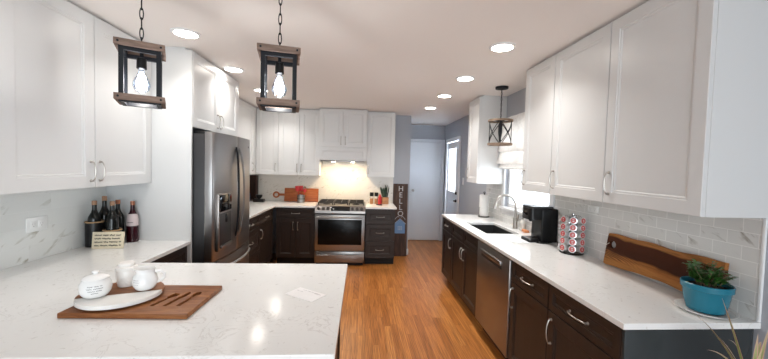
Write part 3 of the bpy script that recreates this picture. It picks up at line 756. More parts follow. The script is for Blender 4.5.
# ------------------------------------------------------------------ pendants over the peninsula
def chain(mb, z0, z1, pitch=.034, r=.0028, a=.021, b=.0085):
    n = max(1, round((z1 - z0) / pitch)); p = (z1 - z0) / n
    for k in range(n):
        zc = z0 + p * (k + .5); pts = []
        for i in range(14):
            q = 2 * pi * i / 14; u = b * cos(q); v = a * sin(q) * p / pitch
            pts.append((u, 0, zc + v) if k % 2 else (0, u, zc + v))
        mb.tube(pts, r, 6, closed=True)
def bulb(t, z, s=1.0):
    b = MB().lathe([(.012 * s, .0), (.013 * s, -.012 * s), (.020 * s, -.028 * s), (.034 * s, -.060 * s), (.0365 * s, -.078 * s), (.031 * s, -.098 * s), (.014 * s, -.112 * s), (.002, -.115 * s)], (0, 0, z), 20).build('bulb', 'bulb_glass', t)
    MB().lathe([(.005, -.012 * s), (.014 * s, -.035 * s), (.022 * s, -.062 * s), (.023 * s, -.078 * s), (.018 * s, -.095 * s), (.004, -.105 * s)], (0, 0, z), 16).build('filament', 'bulb', b)
    l = bpy.data.lights.new('bulb_light', 'POINT'); l.energy = BULB_W; l.color = (1.0, .95, .88); l.shadow_soft_size = .022
    o = bpy.data.objects.new('bulb_light', l); COL.objects.link(o); o.parent = t; o.location = (0, 0, z - .14 * s)
def lantern(x, y, deg, label):
    t = thing('lantern_pendant', label, 'pendant light', (x, y, 1.820), rad(deg), 'lantern pendants over the peninsula')
    s, H, bh, tk = .0905, .274, .0295, .0075
    for z in (.0, H - bh):
        for sy in (-1, 1): MB().box(-s - .006, s + .006, sy * s - tk, sy * s + tk, z, z + bh, .002).build('wood_bar', 'barnwood', t)
        for sx in (-1, 1): MB().box(sx * (s - .0015) - tk, sx * (s - .0015) + tk, -s + tk + .0005, s - tk - .0005, z, z + bh, .002).build('wood_bar', 'barnwood', t)
    f = s - .0195
    mb = MB()
    for sx in (-1, 1):
        for sy in (-1, 1): mb.box(sx * f - .0095, sx * f + .0095, sy * f - .0095, sy * f + .0095, -.006, H - .004)
    for z in (-.006, H - .046):
        for q in (-1, 1): mb.box(-f + .0095, f - .0095, q * f - .0095, q * f + .0095, z, z + .018); mb.box(q * f - .0095, q * f + .0095, -f + .0095, f - .0095, z, z + .018)
    mb.build('metal_frame', 'black_metal', t, smooth=False)
    for sx in (-1, 1):
        for sy in (-1, 1):
            for z in (bh / 2, H - bh / 2):
                MB().lathe([(.005, 0), (.005, .003)], seg=8).xf(Matrix.Translation((sx * (s - .010), sy * (s + tk + .0003), z)) @ Matrix.Rotation(sy * -pi / 2, 4, 'X')).build('bolt', 'black_metal', t)
    mb = MB(); mb.tube([(-f, 0, H - .012), (f, 0, H - .012)], .0028, 8); mb.lathe([(.004, H - .004), (.024, H - .012), (.024, H - .016), (.008, H - .020), (.008, H - .052)], seg=18)
    mb.build('cross_rod', 'black_metal', t)
    MB().lathe([(.010, H - .052), (.020, H - .056), (.0215, H - .105), (.017, H - .108)], seg=20).build('socket', 'black', t)
    bulb(t, H - .107)
    mb = MB(); chain(mb, H - .006, ZC - 1.820 - .026, .046, .0024, .028, .0072); mb.build('chain', 'black_metal', t)
    MB().lathe([(.006, -.026), (.014, -.022), (.055, -.016), (.060, -.0005)], (0, 0, ZC - 1.820), 28).build('canopy', 'black_metal', t)
lantern(-1.072, 1.712, 28, 'square wood and black metal lantern pendant on the left, before the wall cabinets')
lantern(-.411, 1.685, 12, 'square wood and black metal lantern pendant on the right, before the range hood')
# drum pendant by the sink
t = thing('drum_pendant', 'round wood ringed pendant with crossed black straps over the sink', 'pendant light', (1.493, 3.55, 1.812))
R, H = .123, .275
for z in (0, H - .021): MB().lathe([(R - .006, z), (R + .006, z), (R + .006, z + .021), (R - .006, z + .021), (R - .006, z)], seg=40, cap0=False, cap1=False).build('wood_ring', 'palewood', t)
for k in range(4):
    for s in (-1, 1):
        pts = []
        for i in range(9):
            a = k * pi / 2 + .35 + s * (i / 8 - .5) * pi / 2; pts.append(((R - .0105) * cos(a), (R - .0105) * sin(a), .012 + (H - .024) * i / 8))
        MB().tube(pts, .0042, 6).build('cross_strap', 'black_metal', t)
    a = k * pi / 2 + .35 + pi / 4
    MB().tube([((R - .0105) * cos(a), (R - .0105) * sin(a), .01), ((R - .0105) * cos(a), (R - .0105) * sin(a), H - .01)], .0042, 6).build('post', 'black_metal', t)
mb = MB()
for a in (.35, .35 + pi / 2): mb.tube([(-(R - .012) * cos(a), -(R - .012) * sin(a), H - .012), ((R - .012) * cos(a), (R - .012) * sin(a), H - .012)], .004, 6)
mb.build('spider', 'black_metal', t)
MB().lathe([(.008, H), (.012, H - .03), (.021, H - .05), (.021, H - .14), (.012, H - .19), (.012, H - .24)], seg=18).build('socket', 'black_metal', t)
mb = MB(); chain(mb, H + .002, ZC - 1.812 - .03, .030, .0024, .019, .0075); mb.tube([(.004, 0, H), (.004, 0, ZC - 1.812 - .03)], .002, 6); mb.build('chain', 'black_metal', t)
MB().lathe([(.006, -.034), (.03, -.028), (.066, -.022), (.068, -.0005)], (0, 0, ZC - 1.812), 28).build('canopy', 'black_metal', t)

# ------------------------------------------------------------------ roman shade
t = thing('roman_shade', 'white patterned folded fabric shade in the sink window', 'window shade', (XR - .024, 3.46, 1.56))
def drape(ya, yb, prof, name):
    n = 24; rows = []
    for i in range(n + 1):
        y = ya + (yb - ya) * i / n; wv = .006 * sin(i * 1.3)
        rows.append([(px + wv, y, pz + .010 * sin(i / n * pi) * (-1 if k > 2 else 0)) for k, (px, pz) in enumerate(prof)])
    MB().rings(rows).build(name, 'fabric', t, angle=60)
drape(-.525, .525, [(.0, .60), (-.03, .60), (-.045, .50), (-.055, .30), (-.075, .215), (-.060, .200), (-.028, .26), (.0, .52)], 'upper_panel')
drape(-.52, .52, [(.0, .205), (-.034, .215), (-.062, .14), (-.085, .075), (-.078, .060), (-.05, .075), (-.03, .06), (-.058, .02), (-.040, .0), (.0, .02)], 'lower_fold')

# ------------------------------------------------------------------ outlets and switch
def plate(name, label, cat, loc, rz, w, h, kind):
    t = thing(name, label, cat, loc, rz)
    MB().box(-w / 2, w / 2, -.006, 0, -h / 2, h / 2, .002).build('cover_plate', 'plastic_white', t)
    if kind == 'outlet':
        for s in (-1, 1):
            f = MB().box(s * .025 - .019, s * .025 + .019, -.0075, -.0062, -.021, .021, .0005).build('receptacle', 'plastic_white', t)
            mb = MB()
            for q in (-1, 1): mb.box(s * .025 + q * .007 - .0012, s * .025 + q * .007 + .0012, -.0079, -.0076, -.002, .009)
            mb.box(s * .025 - .003, s * .025 + .003, -.0079, -.0076, -.013, -.007)
            mb.build('slots', 'grey_ink', f, smooth=False)
    else: MB().box(-.016, .016, -.009, -.0062, -.033, .033, .001).build('rocker', 'plastic_white', t)
plate('outlet', 'white wall outlet on the left marble backsplash', 'outlet', (XL + .0095, 2.186, 1.137), RL, .135, .088, 'outlet')
plate('outlet', 'small white outlet strip below the middle right wall cabinet', 'outlet', (XR - .0095, 2.378, 1.272), RR, .115, .050, 'outlet')
plate('light_switch', 'white light switch on the grey wall beside the side door', 'switch', (XR - .0005, 5.62, 1.33), RR, .075, .12, 'switch')

# ------------------------------------------------------------------ right counter items
# faucet
t = thing('faucet', 'brushed nickel gooseneck faucet behind the black sink', 'faucet', (1.680, 3.50, CT), pi)
MB().lathe([(.027, .0005), (.027, .006), (.024, .012), (.023, .10), (.019, .115), (.014, .125)], seg=24).build('body', 'nickel', t)
pts = [(0, 0, .118), (0, 0, .235)]
for i in range(13): a = pi * i / 12 * .90; pts.append((.115 - .115 * cos(a), 0, .235 + .125 * sin(a)))
MB().tube(pts, .0125, 12).build('spout', 'nickel', t)
e = pts[-1]; MB().tube([e, (e[0] + .006, 0, e[2] - .02), (e[0] + .014, 0, e[2] - .062)], [.0125, .016, .017], 12).build('spray_head', 'nickel', t)
MB().tube([(-.002, .020, .085), (-.004, .048, .092), (-.008, .056, .16)], [.012, .010, .007], 10).build('lever', 'nickel', t)
# drying mat
mb = MB().box(-.078, .078, -.165, .165, 0.0005, .007, .0025)
tag(shift(mb.build('drying_mat', 'plastic_white'), (1.402, 2.955, CT), (0, 0, rad(0))), 'thin white rectangular mat lying between sink and coffee maker', 'mat')
# soap and sponge
t = thing('soap_bottle', 'small pale soap bottle with pump right of the faucet', 'bottle', (1.700, 3.37, CT))
MB().lathe([(.026, .0005), (.028, .006), (.028, .09), (.014, .112), (.012, .12)], seg=20).build('bottle', 'soapglass', t)
mb = MB(); mb.lathe([(.013, .1205), (.013, .135), (.004, .136), (.004, .165)], seg=14); mb.tube([(0, 0, .163), (-.035, 0, .160)], .005, 8); mb.build('pump', 'nickel', t)
tag(shift(MB().box(-.022, .022, -.04, .04, .0005, .025, .005).build('sponge', 'sponge'), (1.690, 3.29, CT)), 'small orange sponge by the faucet behind the coffee maker', 'sponge')
# coffee maker (front faces the aisle, local -x)
t = thing('coffee_maker', 'black single serve coffee maker on the right counter', 'coffee maker', (1.612, 2.902, CT)); t.scale = (.75, 1.08, 1.05)
mb = MB(); mb.box(-.03, .17, -.085, .085, .0006, .285, .014, 3); mb.build('reservoir_tower', 'black', t)
mb = MB(); mb.rings([rr(.125, .082, .04, z)[::1] for z in (.190, .200)] + [rr(.123, .080, .04, .285)]); mb.xf(Matrix.Translation((-.045, 0, 0))).build('brew_head', 'black', t)
MB().rings([rr(.135, .089, .03, .2855), rr(.138, .092, .03, .294), rr(.132, .086, .03, .304)]).xf(Matrix.Translation((-.020, 0, 0))).build('lid', 'grey_case', t)
MB().rings([rr(.070, .075, .03, .0006), rr(.070, .075, .03, .022), rr(.064, .069, .028, .028)]).xf(Matrix.Translation((-.102, 0, 0))).build('drip_tray', 'black', t)
MB().lathe([(.012, .168), (.018, .175), (.018, .1895)], (-.105, 0, 0), 16).build('spout', 'black_metal', t)
MB().box(-.1695, -.1665, -.035, .035, .225, .262, .001).build('control_panel', 'black_gloss', t)
MB().tube([(.10, -.086, .006), (.03, -.115, .006), (-.06, -.118, .006), (-.10, -.10, .006)], .004, 6).build('cord', 'black', t)
# pod carousel
PX, PY = 1.650, 2.475
t = thing('pod_carousel', 'chrome wire coffee pod tower beside the coffee maker', 'pod holder', (PX, PY, CT), .0)
MB().lathe([(.082, .0006), (.085, .005), (.080, .011), (.015, .014)], seg=32).build('base', 'black', t)
MB().lathe([(.026, .0145), (.026, .284)], seg=20).build('gap_filler', 'grey_case', t)  # dark cylinder added so no light shows through between the pods
MB().lathe([(.006, .2845), (.006, .290), (.011, .294), (.011, .306), (.003, .312)], seg=12).build('pole', 'chrome', t)
NC = 8; A0 = rad(193); PR = .060
for z in (.022, .290):
    MB().tube([(.052 * cos(2 * pi * i / 30), .052 * sin(2 * pi * i / 30), z) for i in range(30)], .0022, 6, closed=True).build('hoop', 'chrome', t)
for k in range(NC):
    a = A0 + 2 * pi * k / NC
    for s in (-1, 1):
        b = a + s * rad(22); x, y = .066 * cos(b), .066 * sin(b)
        MB().tube([(x * .8, y * .8, .022), (x, y, .035), (x, y, .278), (x * .8, y * .8, .290)], .002, 6).build('upright', 'chrome', t)
proto = None
colname = {0: 'in the column facing the aisle beside the coffee maker', 1: 'in the front left column', 2: 'in the front right column', 5: 'in the column turned towards the coffee maker'}
colname = {7: 'in the column against the coffee maker', 0: 'in the left front column', 1: 'in the middle front column', 2: 'in the column nearest the wall'}
rown = ['bottom', 'second lowest', 'middle height', 'second highest', 'top']
for k in colname:
    a = A0 + 2 * pi * k / NC
    for r in range(5):
        lab = f'red lidded coffee pod, {rown[r]} {colname[k]} of the tower'
        if proto is None:
            p = thing('coffee_pod', lab, 'coffee pod', (0, 0, 0), 0, 'coffee pods in the chrome tower')
            MB().lathe([(.018, .0), (.021, .002), (.0235, .036), (.0270, .0365), (.0270, .039)], seg=20).build('cup', 'cup', p)
            l = MB().lathe([(.0268, .0392), (.0268, .0400), (.0258, .0404)], seg=20).build('lid', 'silver', p)
            MB().lathe([(.0200, .0405), (.0195, .0409)], seg=20).build('lid_label', 'red_foil', l)
            q = MB(); 
            for xx in (-.006, .006): q.box(xx - .002, xx + .002, -.006, .006, .0410, .0412)
            q.build('mark', 'paper', l, smooth=False)
            proto = p
        else: p = copy_tree(proto); tag(p, lab, 'coffee pod', 'coffee pods in the chrome tower')
        rr_ = .054
        p.location = (PX + rr_ * cos(a), PY + rr_ * sin(a), CT + .043 + r * .0545)
        p.rotation_euler = (0, rad(84), a)
# paper towel holder
t = thing('paper_towel_holder', 'black upright paper towel holder at the far end of the sink counter', 'towel holder', (1.640, 4.33, CT))
MB().lathe([(.075, .0006), (.075, .008), (.070, .011)], seg=28).build('base', 'black_metal', t)
mb = MB(); mb.lathe([(.006, .0112), (.006, .312)], seg=10); mb.tube([(.010 * cos(2 * pi * i / 16), 0, .322 + .010 * sin(2 * pi * i / 16)) for i in range(16)], .0035, 6, closed=True); mb.build('pole', 'black_metal', t)
MB().tube([(-.066, -.03, .011), (-.074, -.03, .05), (-.074, -.03, .12), (-.066, -.03, .13)], .003, 6).build('tension_arm', 'black_metal', t)
o = MB().rings([[(r * cos(2 * pi * i / 30), r * sin(2 * pi * i / 30), z) for i in range(30)] for r, z in ((.020, .0), (.058, .0), (.060, .004), (.060, .276), (.058, .28), (.020, .28), (.020, .0))], False, False).build('paper_towel_roll', 'paper_towel')
tag(shift(o, (1.640, 4.33, CT + .0125)), 'white paper towel roll standing on the black holder', 'paper towel')
# live edge board leaning on the tile (local x along the board from far end to near end)
t = thing('cutting_board', 'long live edge walnut board leaning against the right tile wall', 'cutting board', (1.716, 2.235, CT + .0015), RR)
t.location.y = 2.195
t.rotation_euler = (rad(-5.5), 0, RR)
n = 40; LB = .755; top = []; bot = []
for i in range(n + 1):
    x = LB * i / n; a = i / n
    top.append((x, .208 + .007 * sin(a * 5.0 + .6) + .004 * sin(a * 17) + .022 * a))
    bot.append((x, max(.0, .022 * sin(a * pi * .9) ** 2 + .003 * sin(a * 13) ** 2)))
top[0] = (0.012, top[0][1] - .012); bot[0] = (.0, .006)
outer = bot + top[::-1]; m = len(outer)
hc = (.060, .145); hole = []
cen = Vector(hc)
# front/back faces with hole: bridge by splitting at the hole using triangle fill
mb = MB(); edges = []
def loop(pts, y):
    v = [mb.bm.verts.new((p[0], y, p[1])) for p in pts]; e = [mb.bm.edges.new((v[i], v[(i + 1) % len(v)])) for i in range(len(v))]; return v, e
hp = [(hc[0] + .030 * cos(2 * pi * i / 20), hc[1] + .026 * sin(2 * pi * i / 20)) for i in range(20)]
loops = []
for y in (-.020, .0):
    vo, eo = loop(outer, y); vh, eh = loop(hp, y)
    bmesh.ops.triangle_fill(mb.bm, edges=eo + eh, use_beauty=True); loops.append((vo, vh))
for q in (0, 1):
    A, B = loops[0][q], loops[1][q]
    for i in range(len(A)): j = (i + 1) % len(A); mb.bm.faces.new((A[i], A[j], B[j], B[i]))
mb.build('board', 'live_edge', t, smooth=False)
MB().tube([(.035, -.022, .150), (.015, -.024, .135), (-.004, -.012, .120), (-.006, .004, .118), (.004, -.024, .10), (.012, -.026, .075)], .0022, 6).build('string_loop', 'string', t)
# saucer and teal pot
PXX, PYY = 1.612, 1.425
sc = tag(shift(MB().lathe([(.060, .0006), (.085, .002), (.108, .012), (.112, .016), (.108, .0165), (.083, .006), (.02, .0045)], seg=40, cap1=True).build('saucer', 'ceramic_matte'), (PXX, PYY, CT)), 'white saucer dish under the teal plant pot', 'saucer')
MB().tube([(.098 * cos(2 * pi * i / 40), .098 * sin(2 * pi * i / 40), .0108) for i in range(40)], .0016, 5, closed=True).build('ring_pattern', 'rope', sc)
t = thing('potted_plant', 'bushy green plant in a teal bowl pot on the near right counter', 'potted plant', (PXX, PYY, CT + .0072))
MB().lathe([(.060, .0), (.068, .005), (.080, .050), (.0865, .098), (.089, .102), (.0935, .104), (.0945, .126), (.091, .130), (.087, .128), (.0835, .104), (.078, .100)], seg=44, cap1=False).build('pot', 'teal', t)
MB().lathe([(.0845, .106), (.080, .110), (.05, .113), (.01, .114)], seg=30, cap0=False).build('soil', 'soil', t)
rnd = random.Random(3)
stems = MB(); fol = MB(); lit = MB()
def leaf(mb, p, d, L, Wd, droop=.3):
    d = d.normalized(); side_ = d.cross(Vector((0, 0, 1)))
    if side_.length < .1: side_ = Vector((1, 0, 0))
    side_.normalize(); nrm = side_.cross(d)
    pts = []
    rows = []
    for i, (a, wf) in enumerate(((0, .12), (.25, .8), (.5, 1), (.75, .75), (1, .08))):
        c = p + d * L * a - Vector((0, 0, droop * L * a * a)); rows.append([c - side_ * Wd * wf * .5 + nrm * .12 * Wd * wf, c, c + side_ * Wd * wf * .5 + nrm * .12 * Wd * wf])
    mb.rings(rows, False, False, close=False)
for s in range(30):
    a = rnd.uniform(0, 2 * pi); r0 = rnd.uniform(0, .035); L = rnd.uniform(.05, .112); out = rnd.uniform(.1, .75)
    base = Vector((r0 * cos(a), r0 * sin(a), .110)); tip = base + Vector((cos(a) * out, sin(a) * out, rnd.uniform(.75, 1.0))).normalized() * L
    stems.tube([base, (base + tip) / 2 + Vector((0, 0, .01)), tip], .0022, 5)
    for k in range(15):
        f = .35 + .65 * k / 14; q = rnd.uniform(0, 2 * pi); p = base.lerp(tip, f)
        if p.z < .128 and p.xy.length > .045: continue
        leaf(fol, p, Vector((cos(q), sin(q), rnd.uniform(.1, .9))), rnd.uniform(.022, .036), rnd.uniform(.014, .021))
stems.build('stems', 'bark', t); fol.build('foliage', 'leaf', t, recalc=False)

# dracaena on the floor in front of the counter end
DX, DY = 1.365, 1.03
t = thing('spiky_plant', 'spiky long leaved plant with pinkish leaf edges before the counter end', 'potted plant', (DX, DY, 0))
MB().lathe([(.105, .001), (.115, .01), (.140, .24), (.150, .245), (.150, .28), (.142, .282), (.132, .25)], seg=32, cap1=False).build('pot', 'terracotta', t)
MB().lathe([(.133, .250), (.05, .256), (.01, .258)], seg=24, cap0=False).build('soil', 'soil', t)
canes = [((0, 0, .255), (.01, .0, .5), (-.005, .005, .80)), ((.04, .02, .255), (.06, .01, .5), (.075, .01, .72))]
for c in canes: MB().tube(c, [.012, .010, .008], 8).build('cane', 'bark', t)
fol = MB(); uvl = fol.bm.loops.layers.uv.new('UVMap')
def blade(base, tip, sag, wid, n=9):
    base = Vector(base); tip = Vector(tip); d = (tip - base); sd = d.cross(Vector((0, 0, 1))); 
    if sd.length < 1e-3: sd = Vector((1, 0, 0))
    sd.normalize()
    # turn blade a little towards the room
    rows = []
    for i in range(n + 1):
        a = i / n; c = base + d * a + Vector((0, 0, sag * 4 * a * (1 - a))); w_ = wid * (min(1, .5 + a * 3) * (1 - a ** 2.2) + .04)
        up_ = Vector((0, -.25, .3)) * w_ * .35
        rows.append([fol.bm.verts.new(c - sd * w_ * .5 + up_), fol.bm.verts.new(c), fol.bm.verts.new(c + sd * w_ * .5 + up_)])
    for i in range(n):
        for j in range(2):
            f = fol.bm.faces.new((rows[i][j], rows[i][j + 1], rows[i + 1][j + 1], rows[i + 1][j])); f.smooth = True
            for lp, (u, v) in zip(f.loops, ((j * .5, i / n), (j * .5 + .5, i / n), (j * .5 + .5, (i + 1) / n), (j * .5, (i + 1) / n))): lp[uvl].uv = (u, v)
def rel(x, y, z): return (x - DX, y - DY, z)
c1 = (-.005, .005, .80); c2 = (.075, .01, .72)
for tgt, sag, wd in [(rel(1.133, 1.05, 1.086), .035, .011), (rel(1.248, 1.05, 1.128), .01, .013), (rel(1.392, 1.05, 1.000), .0, .016), (rel(1.432, 1.05, 1.022), .0, .016), (rel(1.345, 1.00, .985), .01, .013), (rel(1.24, .98, .90), .02, .013), (rel(1.46, 1.02, .985), .01, .015), (rel(1.31, 1.10, .96), .02, .012)]:
    blade(c1, tgt, sag, wd)
rnd = random.Random(11)
for c, nn, zz in ((c1, 20, .12), (c2, 18, .18)):
    for k in range(nn):
        a = 2 * pi * k / nn + rnd.uniform(-.2, .2); L = rnd.uniform(.15, .24); el = rnd.uniform(.1, 1.2)
        blade(c, (c[0] + L * cos(a) * cos(el), c[1] + L * sin(a) * cos(el) * .8 - .02, c[2] + L * sin(el) * .75), rnd.uniform(.01, .05), rnd.uniform(.014, .020))
fol.build('foliage', 'drac', t, smooth=False, recalc=False)

# ------------------------------------------------------------------ peninsula items
BZ = CT + .0006
t = thing('serving_board', 'rectangular dark wood board with carved utensil slots on the peninsula', 'serving board', (-.932, 1.527, BZ), rad(-1.5))
sb = MB().box(-.250, .252, -.155, .170, 0, .0215, .004).build('board', 'acacia', t)
# carved slots (knife, fork, spoon outlines) cut into the board
cut = MB()
def slot(p, q, kind):
    L = sqrt((q[0] - p[0]) ** 2 + (q[1] - p[1]) ** 2); a = math.atan2(q[1] - p[1], q[0] - p[0]) - pi / 2
    if kind == 'knife': pts = [(-.009, 0), (.009, 0), (.009, L * .5), (.016, L * .55), (.013, L * .92), (-.004, L), (-.009, L * .55)]
    elif kind == 'fork': pts = [(-.009, 0), (.009, 0), (.007, L * .6), (.017, L * .7), (.017, L), (-.017, L), (-.017, L * .7), (-.007, L * .6)]
    else: pts = [(-.009, 0), (.009, 0), (.007, L * .62), (.016, L * .78), (.014, L * .93), (0, L), (-.014, L * .93), (-.016, L * .78), (-.007, L * .62)]
    c = MB().prism(pts, .009, .03).xf(Matrix.Translation((p[0], p[1], 0)) @ Matrix.Rotation(a, 4, 'Z'))
    me = bpy.data.meshes.new('c'); c.bm.to_mesh(me); c.bm.free(); cut.mesh(me); bpy.data.meshes.remove(me)
slot((.064, -.078), (.098, .060), 'fork'); slot((.118, -.078), (.143, .082), 'knife'); slot((.172, -.076), (.188, .084), 'spoon')
co = cut.build('cutter', 'acacia_dark', t, smooth=False)
md = sb.modifiers.new('cut', 'BOOLEAN'); md.object = co; md.operation = 'DIFFERENCE'; md.solver = 'EXACT'
bpy.context.view_layer.update()
me = bpy.data.meshes.new_from_object(sb.evaluated_get(bpy.context.evaluated_depsgraph_get()))
sb.modifiers.clear(); sb.data = me; bpy.data.objects.remove(co)
# round tray: wood disc with a white marble segment
TX, TY, TR, TZ = -1.050, 1.540, .158, BZ + .0225
t = thing('round_tray', 'round tray, wood behind and white marble in front, holding jars', 'tray', (TX, TY, TZ))
ch = math.atan2(.10, .265)     # chord direction
off = -.028                    # chord offset from the centre
def seg_pts(lower):
    nx, ny = -sin(ch), cos(ch); ux_, uy_ = cos(ch), sin(ch); half = sqrt(TR ** 2 - off ** 2)
    a0 = math.atan2(off * ny + half * uy_, off * nx + half * ux_); a1 = math.atan2(off * ny - half * uy_, off * nx - half * ux_)
    if lower: # clockwise through the front
        a1_ = a1 if a1 < a0 else a1 - 2 * pi
        A = [a0 + (a1_ - a0) * i / 30 for i in range(31)]
    else:
        a1_ = a1 if a1 > a0 else a1 + 2 * pi
        A = [a0 + (a1_ - a0) * i / 40 for i in range(41)]
    P = [(TR * cos(a), TR * sin(a)) for a in A]
    return P[::-1] if lower else P
MB().prism(seg_pts(False), .008, .024, .002).build('wood_half', 'acacia', t)
MB().prism(seg_pts(True), .008, .0245, .002).build('marble_half', 'marble', t)
MB().lathe([(.10, .0), (.105, .002), (.105, .0078)], seg=28).build('foot_ring', 'acacia_dark', t)
JZ = TZ + .0251
def wrap(t, lines, rfun, z0, yaw, name='lettering'):
    mb = MB()
    for pl in lines:
        pts = []
        for u, v in pl:
            z = z0 + v; r = rfun(z) + .0006; a = yaw + u / r; pts.append((r * cos(a), r * sin(a), z))
        mb.tube(pts, .00075, 4)
    return mb.build(name, 'ink', t)
def prof_fun(prof):
    def f(z):
        for (r0, a), (r1, b) in zip(prof, prof[1:]):
            if a <= z <= b and b > a: return r0 + (r1 - r0) * (z - a) / (b - a)
        return prof[-1][0]
    return f
# sugar jar
t = thing('sugar_jar', 'squat white lidded jar with black script on the left of the tray', 'jar', (-1.123, 1.490, JZ))
pr = [(.034, 0), (.042, .004), (.053, .020), (.0565, .038), (.0545, .056), (.047, .070), (.043, .075)]
MB().lathe(pr, seg=40).build('jar', 'ceramic', t)
MB().lathe([(.047, .0755), (.048, .079), (.042, .086), (.026, .092), (.010, .095), (.008, .098), (.013, .104), (.012, .110), (.004, .112)], seg=36).build('lid', 'ceramic', t)
wrap(t, scribble([.050, .058, .046, .024], .0095, 1), prof_fun(pr), .055, rad(-56))
# canister
t = thing('canister', 'small ribbed white canister with stacked lid behind the creamer', 'jar', (-1.083, 1.620, JZ))
MB().lathe([(.036, 0), (.038, .003), (.044, .050), (.046, .070), (.044, .074)], seg=36).xf(Matrix.Diagonal((.9, .9, 1, 1))).build('jar', 'ceramic_matte', t)
MB().lathe([(.046, .0745), (.048, .078), (.048, .088), (.042, .092), (.036, .094), (.036, .104), (.030, .109), (.010, .112)], seg=36).xf(Matrix.Diagonal((.9, .9, 1, 1))).build('lid', 'ceramic_matte', t)
mb = MB()
for z in (.016, .030, .044): 
    r = .038 + (z - .003) / .047 * .006; mb.tube([((r + .0003) * cos(2 * pi * i / 36), (r + .0003) * sin(2 * pi * i / 36), z) for i in range(36)], .0012, 5, closed=True)
mb.xf(Matrix.Diagonal((.9, .9, 1, 1))).build('ribs', 'ceramic_matte', t)
# creamer
t = thing('creamer_pitcher', 'round white creamer pitcher with handle and grey script on the tray', 'pitcher', (-.972, 1.574, JZ))
pr = [(.029, 0), (.036, .004), (.047, .022), (.0495, .040), (.046, .058), (.037, .074), (.036, .084), (.041, .096)]
mb = MB().lathe(pr + [(.038, .096), (.033, .082), (.034, .074)], seg=36, cap1=True)
for v in mb.bm.verts:
    if v.co.z > .083:
        a = math.atan2(v.co.y, v.co.x); k = max(0, cos(a - pi)) ** 8 * (v.co.z - .080) / .016
        v.co.x *= 1 + .32 * k; v.co.y *= 1 + .1 * k; v.co.z += .004 * k
mb.build('jar', 'ceramic', t)
MB().tube([(.036, .012, .078), (.056, .020, .080), (.071, .026, .066), (.069, .026, .046), (.053, .020, .030), (.044, .015, .028)], .0062, 10).build('handle', 'ceramic', t)
o = wrap(t, scribble([.034, .038, .026], .0095, 5), prof_fun(pr), .052, rad(-100)); o.data.materials[0] = M['grey_ink']
# printed card
t = thing('printed_card', 'small white printed card lying on the peninsula counter', 'card', (-.257, 1.627, CT), rad(-35))
MB().box(-.088, .088, -.052, .052, .0005, .0022).build('card', 'paper', t, smooth=False)
mb = MB()
for k, (a, b) in enumerate(((-.05, .06), (-.07, -.03), (.03, .07))):
    for pl in scribble([b - a], .008, 20 + k): mb.tube([(u + (a + b) / 2, v + (.036, .015, .030)[k], .0024) for u, v in pl], .0006, 4)
mb.build('lettering', 'grey_ink', t)

# ------------------------------------------------------------------ wine corner
def wine_bottle(x, y, h, r, label, m='bottle', cap='cork', lab=False, tilt=None, z=CT):
    t = thing('wine_bottle', label, 'bottle', (x, y, z + .0006), 0, 'wine bottles by the fridge panel')
    pr = [(r * .9, 0), (r, .004), (r, h * .58), (r * .92, h * .64), (r * .5, h * .74), (.0145, h * .80), (.0138, h * .93)]
    MB().lathe(pr, seg=28).build('glass', m, t)
    MB().lathe([(.0152, h * .905), (.0155, h * .93), (.0155, h * .995), (.012, h)], seg=20).build('cap', cap, t)
    if lab:
        mb = MB(); n = 22; rows = []
        f = prof_fun(pr)
        for i in range(n + 1):
            a = rad(-150) + rad(165) * i / n; zz = (h * .40, h * .57, h * .64, h * .69)
            rows.append([((f(q) + .0007) * cos(a), (f(q) + .0007) * sin(a), q) for q in zz])
        o = mb.rings(rows, False, False, close=False).build('label', 'label', t)
        mb = MB()
        for pl in scribble([.050], .012, 77):
            mb.tube([((r + .0012) * cos(rad(-72) + u / r), (r + .0012) * sin(rad(-72) + u / r), h * .49 + v * 1.4) for u, v in pl], .0016, 4)
        mb.build('lettering', 'ink', o, smooth=False)
    return t
wine_bottle(-1.760, 2.700, .315, .0385, 'red wine bottle with pale label standing right of the bottle caddy', 'wine', 'copper', True)
# caddy with bottles
CX, CY = -1.868, 2.555
t = thing('bottle_caddy', 'black bottle caddy with tan rope rims in the counter corner', 'bottle holder', (CX, CY, CT + .0006), rad(6))
for sx, hh in ((-.058, .175), (.058, .115)):
    mb = MB(); mb.lathe([(.052, 0), (.054, .003), (.054, hh), (.051, hh), (.051, .005), (.0, .0045)], (sx, 0, 0), 32, True, False); mb.build('sleeve', 'black', t)
    MB().tube([(sx + .0535 * cos(2 * pi * i / 32), .0535 * sin(2 * pi * i / 32), hh + .003) for i in range(32)], .0045, 8, closed=True).build('rope_rim', 'rope', t)
ca, sa = cos(rad(6)), sin(rad(6))
def cpos(u, v): return CX + u * ca - v * sa, CY + u * sa + v * ca
x, y = cpos(-.058, 0); wine_bottle(x, y, .325, .0385, 'dark bottle with tan cap in the taller sleeve, leftmost of the caddy', z=CT + .006)
x, y = cpos(.058, 0); wine_bottle(x, y, .322, .0385, 'dark bottle with tan cap in the shorter sleeve behind the cream plaque', z=CT + .006)
x, y = cpos(-.050, .099); wine_bottle(x, y, .355, .0385, 'tallest dark bottle with tan cap, behind the taller caddy sleeve')
x, y = cpos(.040, .099); wine_bottle(x, y, .328, .0385, 'dark bottle behind the shorter caddy sleeve, nearest the fridge panel', cap='copper')
t = thing('message_plaque', 'small cream plaque with black lettering leaning on the bottle caddy', 'plaque', (-1.782, 2.470, CT + .001), rad(8))
t.rotation_euler = (rad(-8), 0, rad(8))
MB().box(-.098, .098, 0, .012, 0, .118, .002).build('board', 'cream', t)
rnd = random.Random(5); mb = MB()
for k in range(4):                           # four rows of lettering, far too small in the photo to read
    for pl in scribble([.165], .017, 40 + k): mb.tube([(u, -.0006, .094 - k * .024 + v * 1.5) for u, v in pl], .0021, 4)
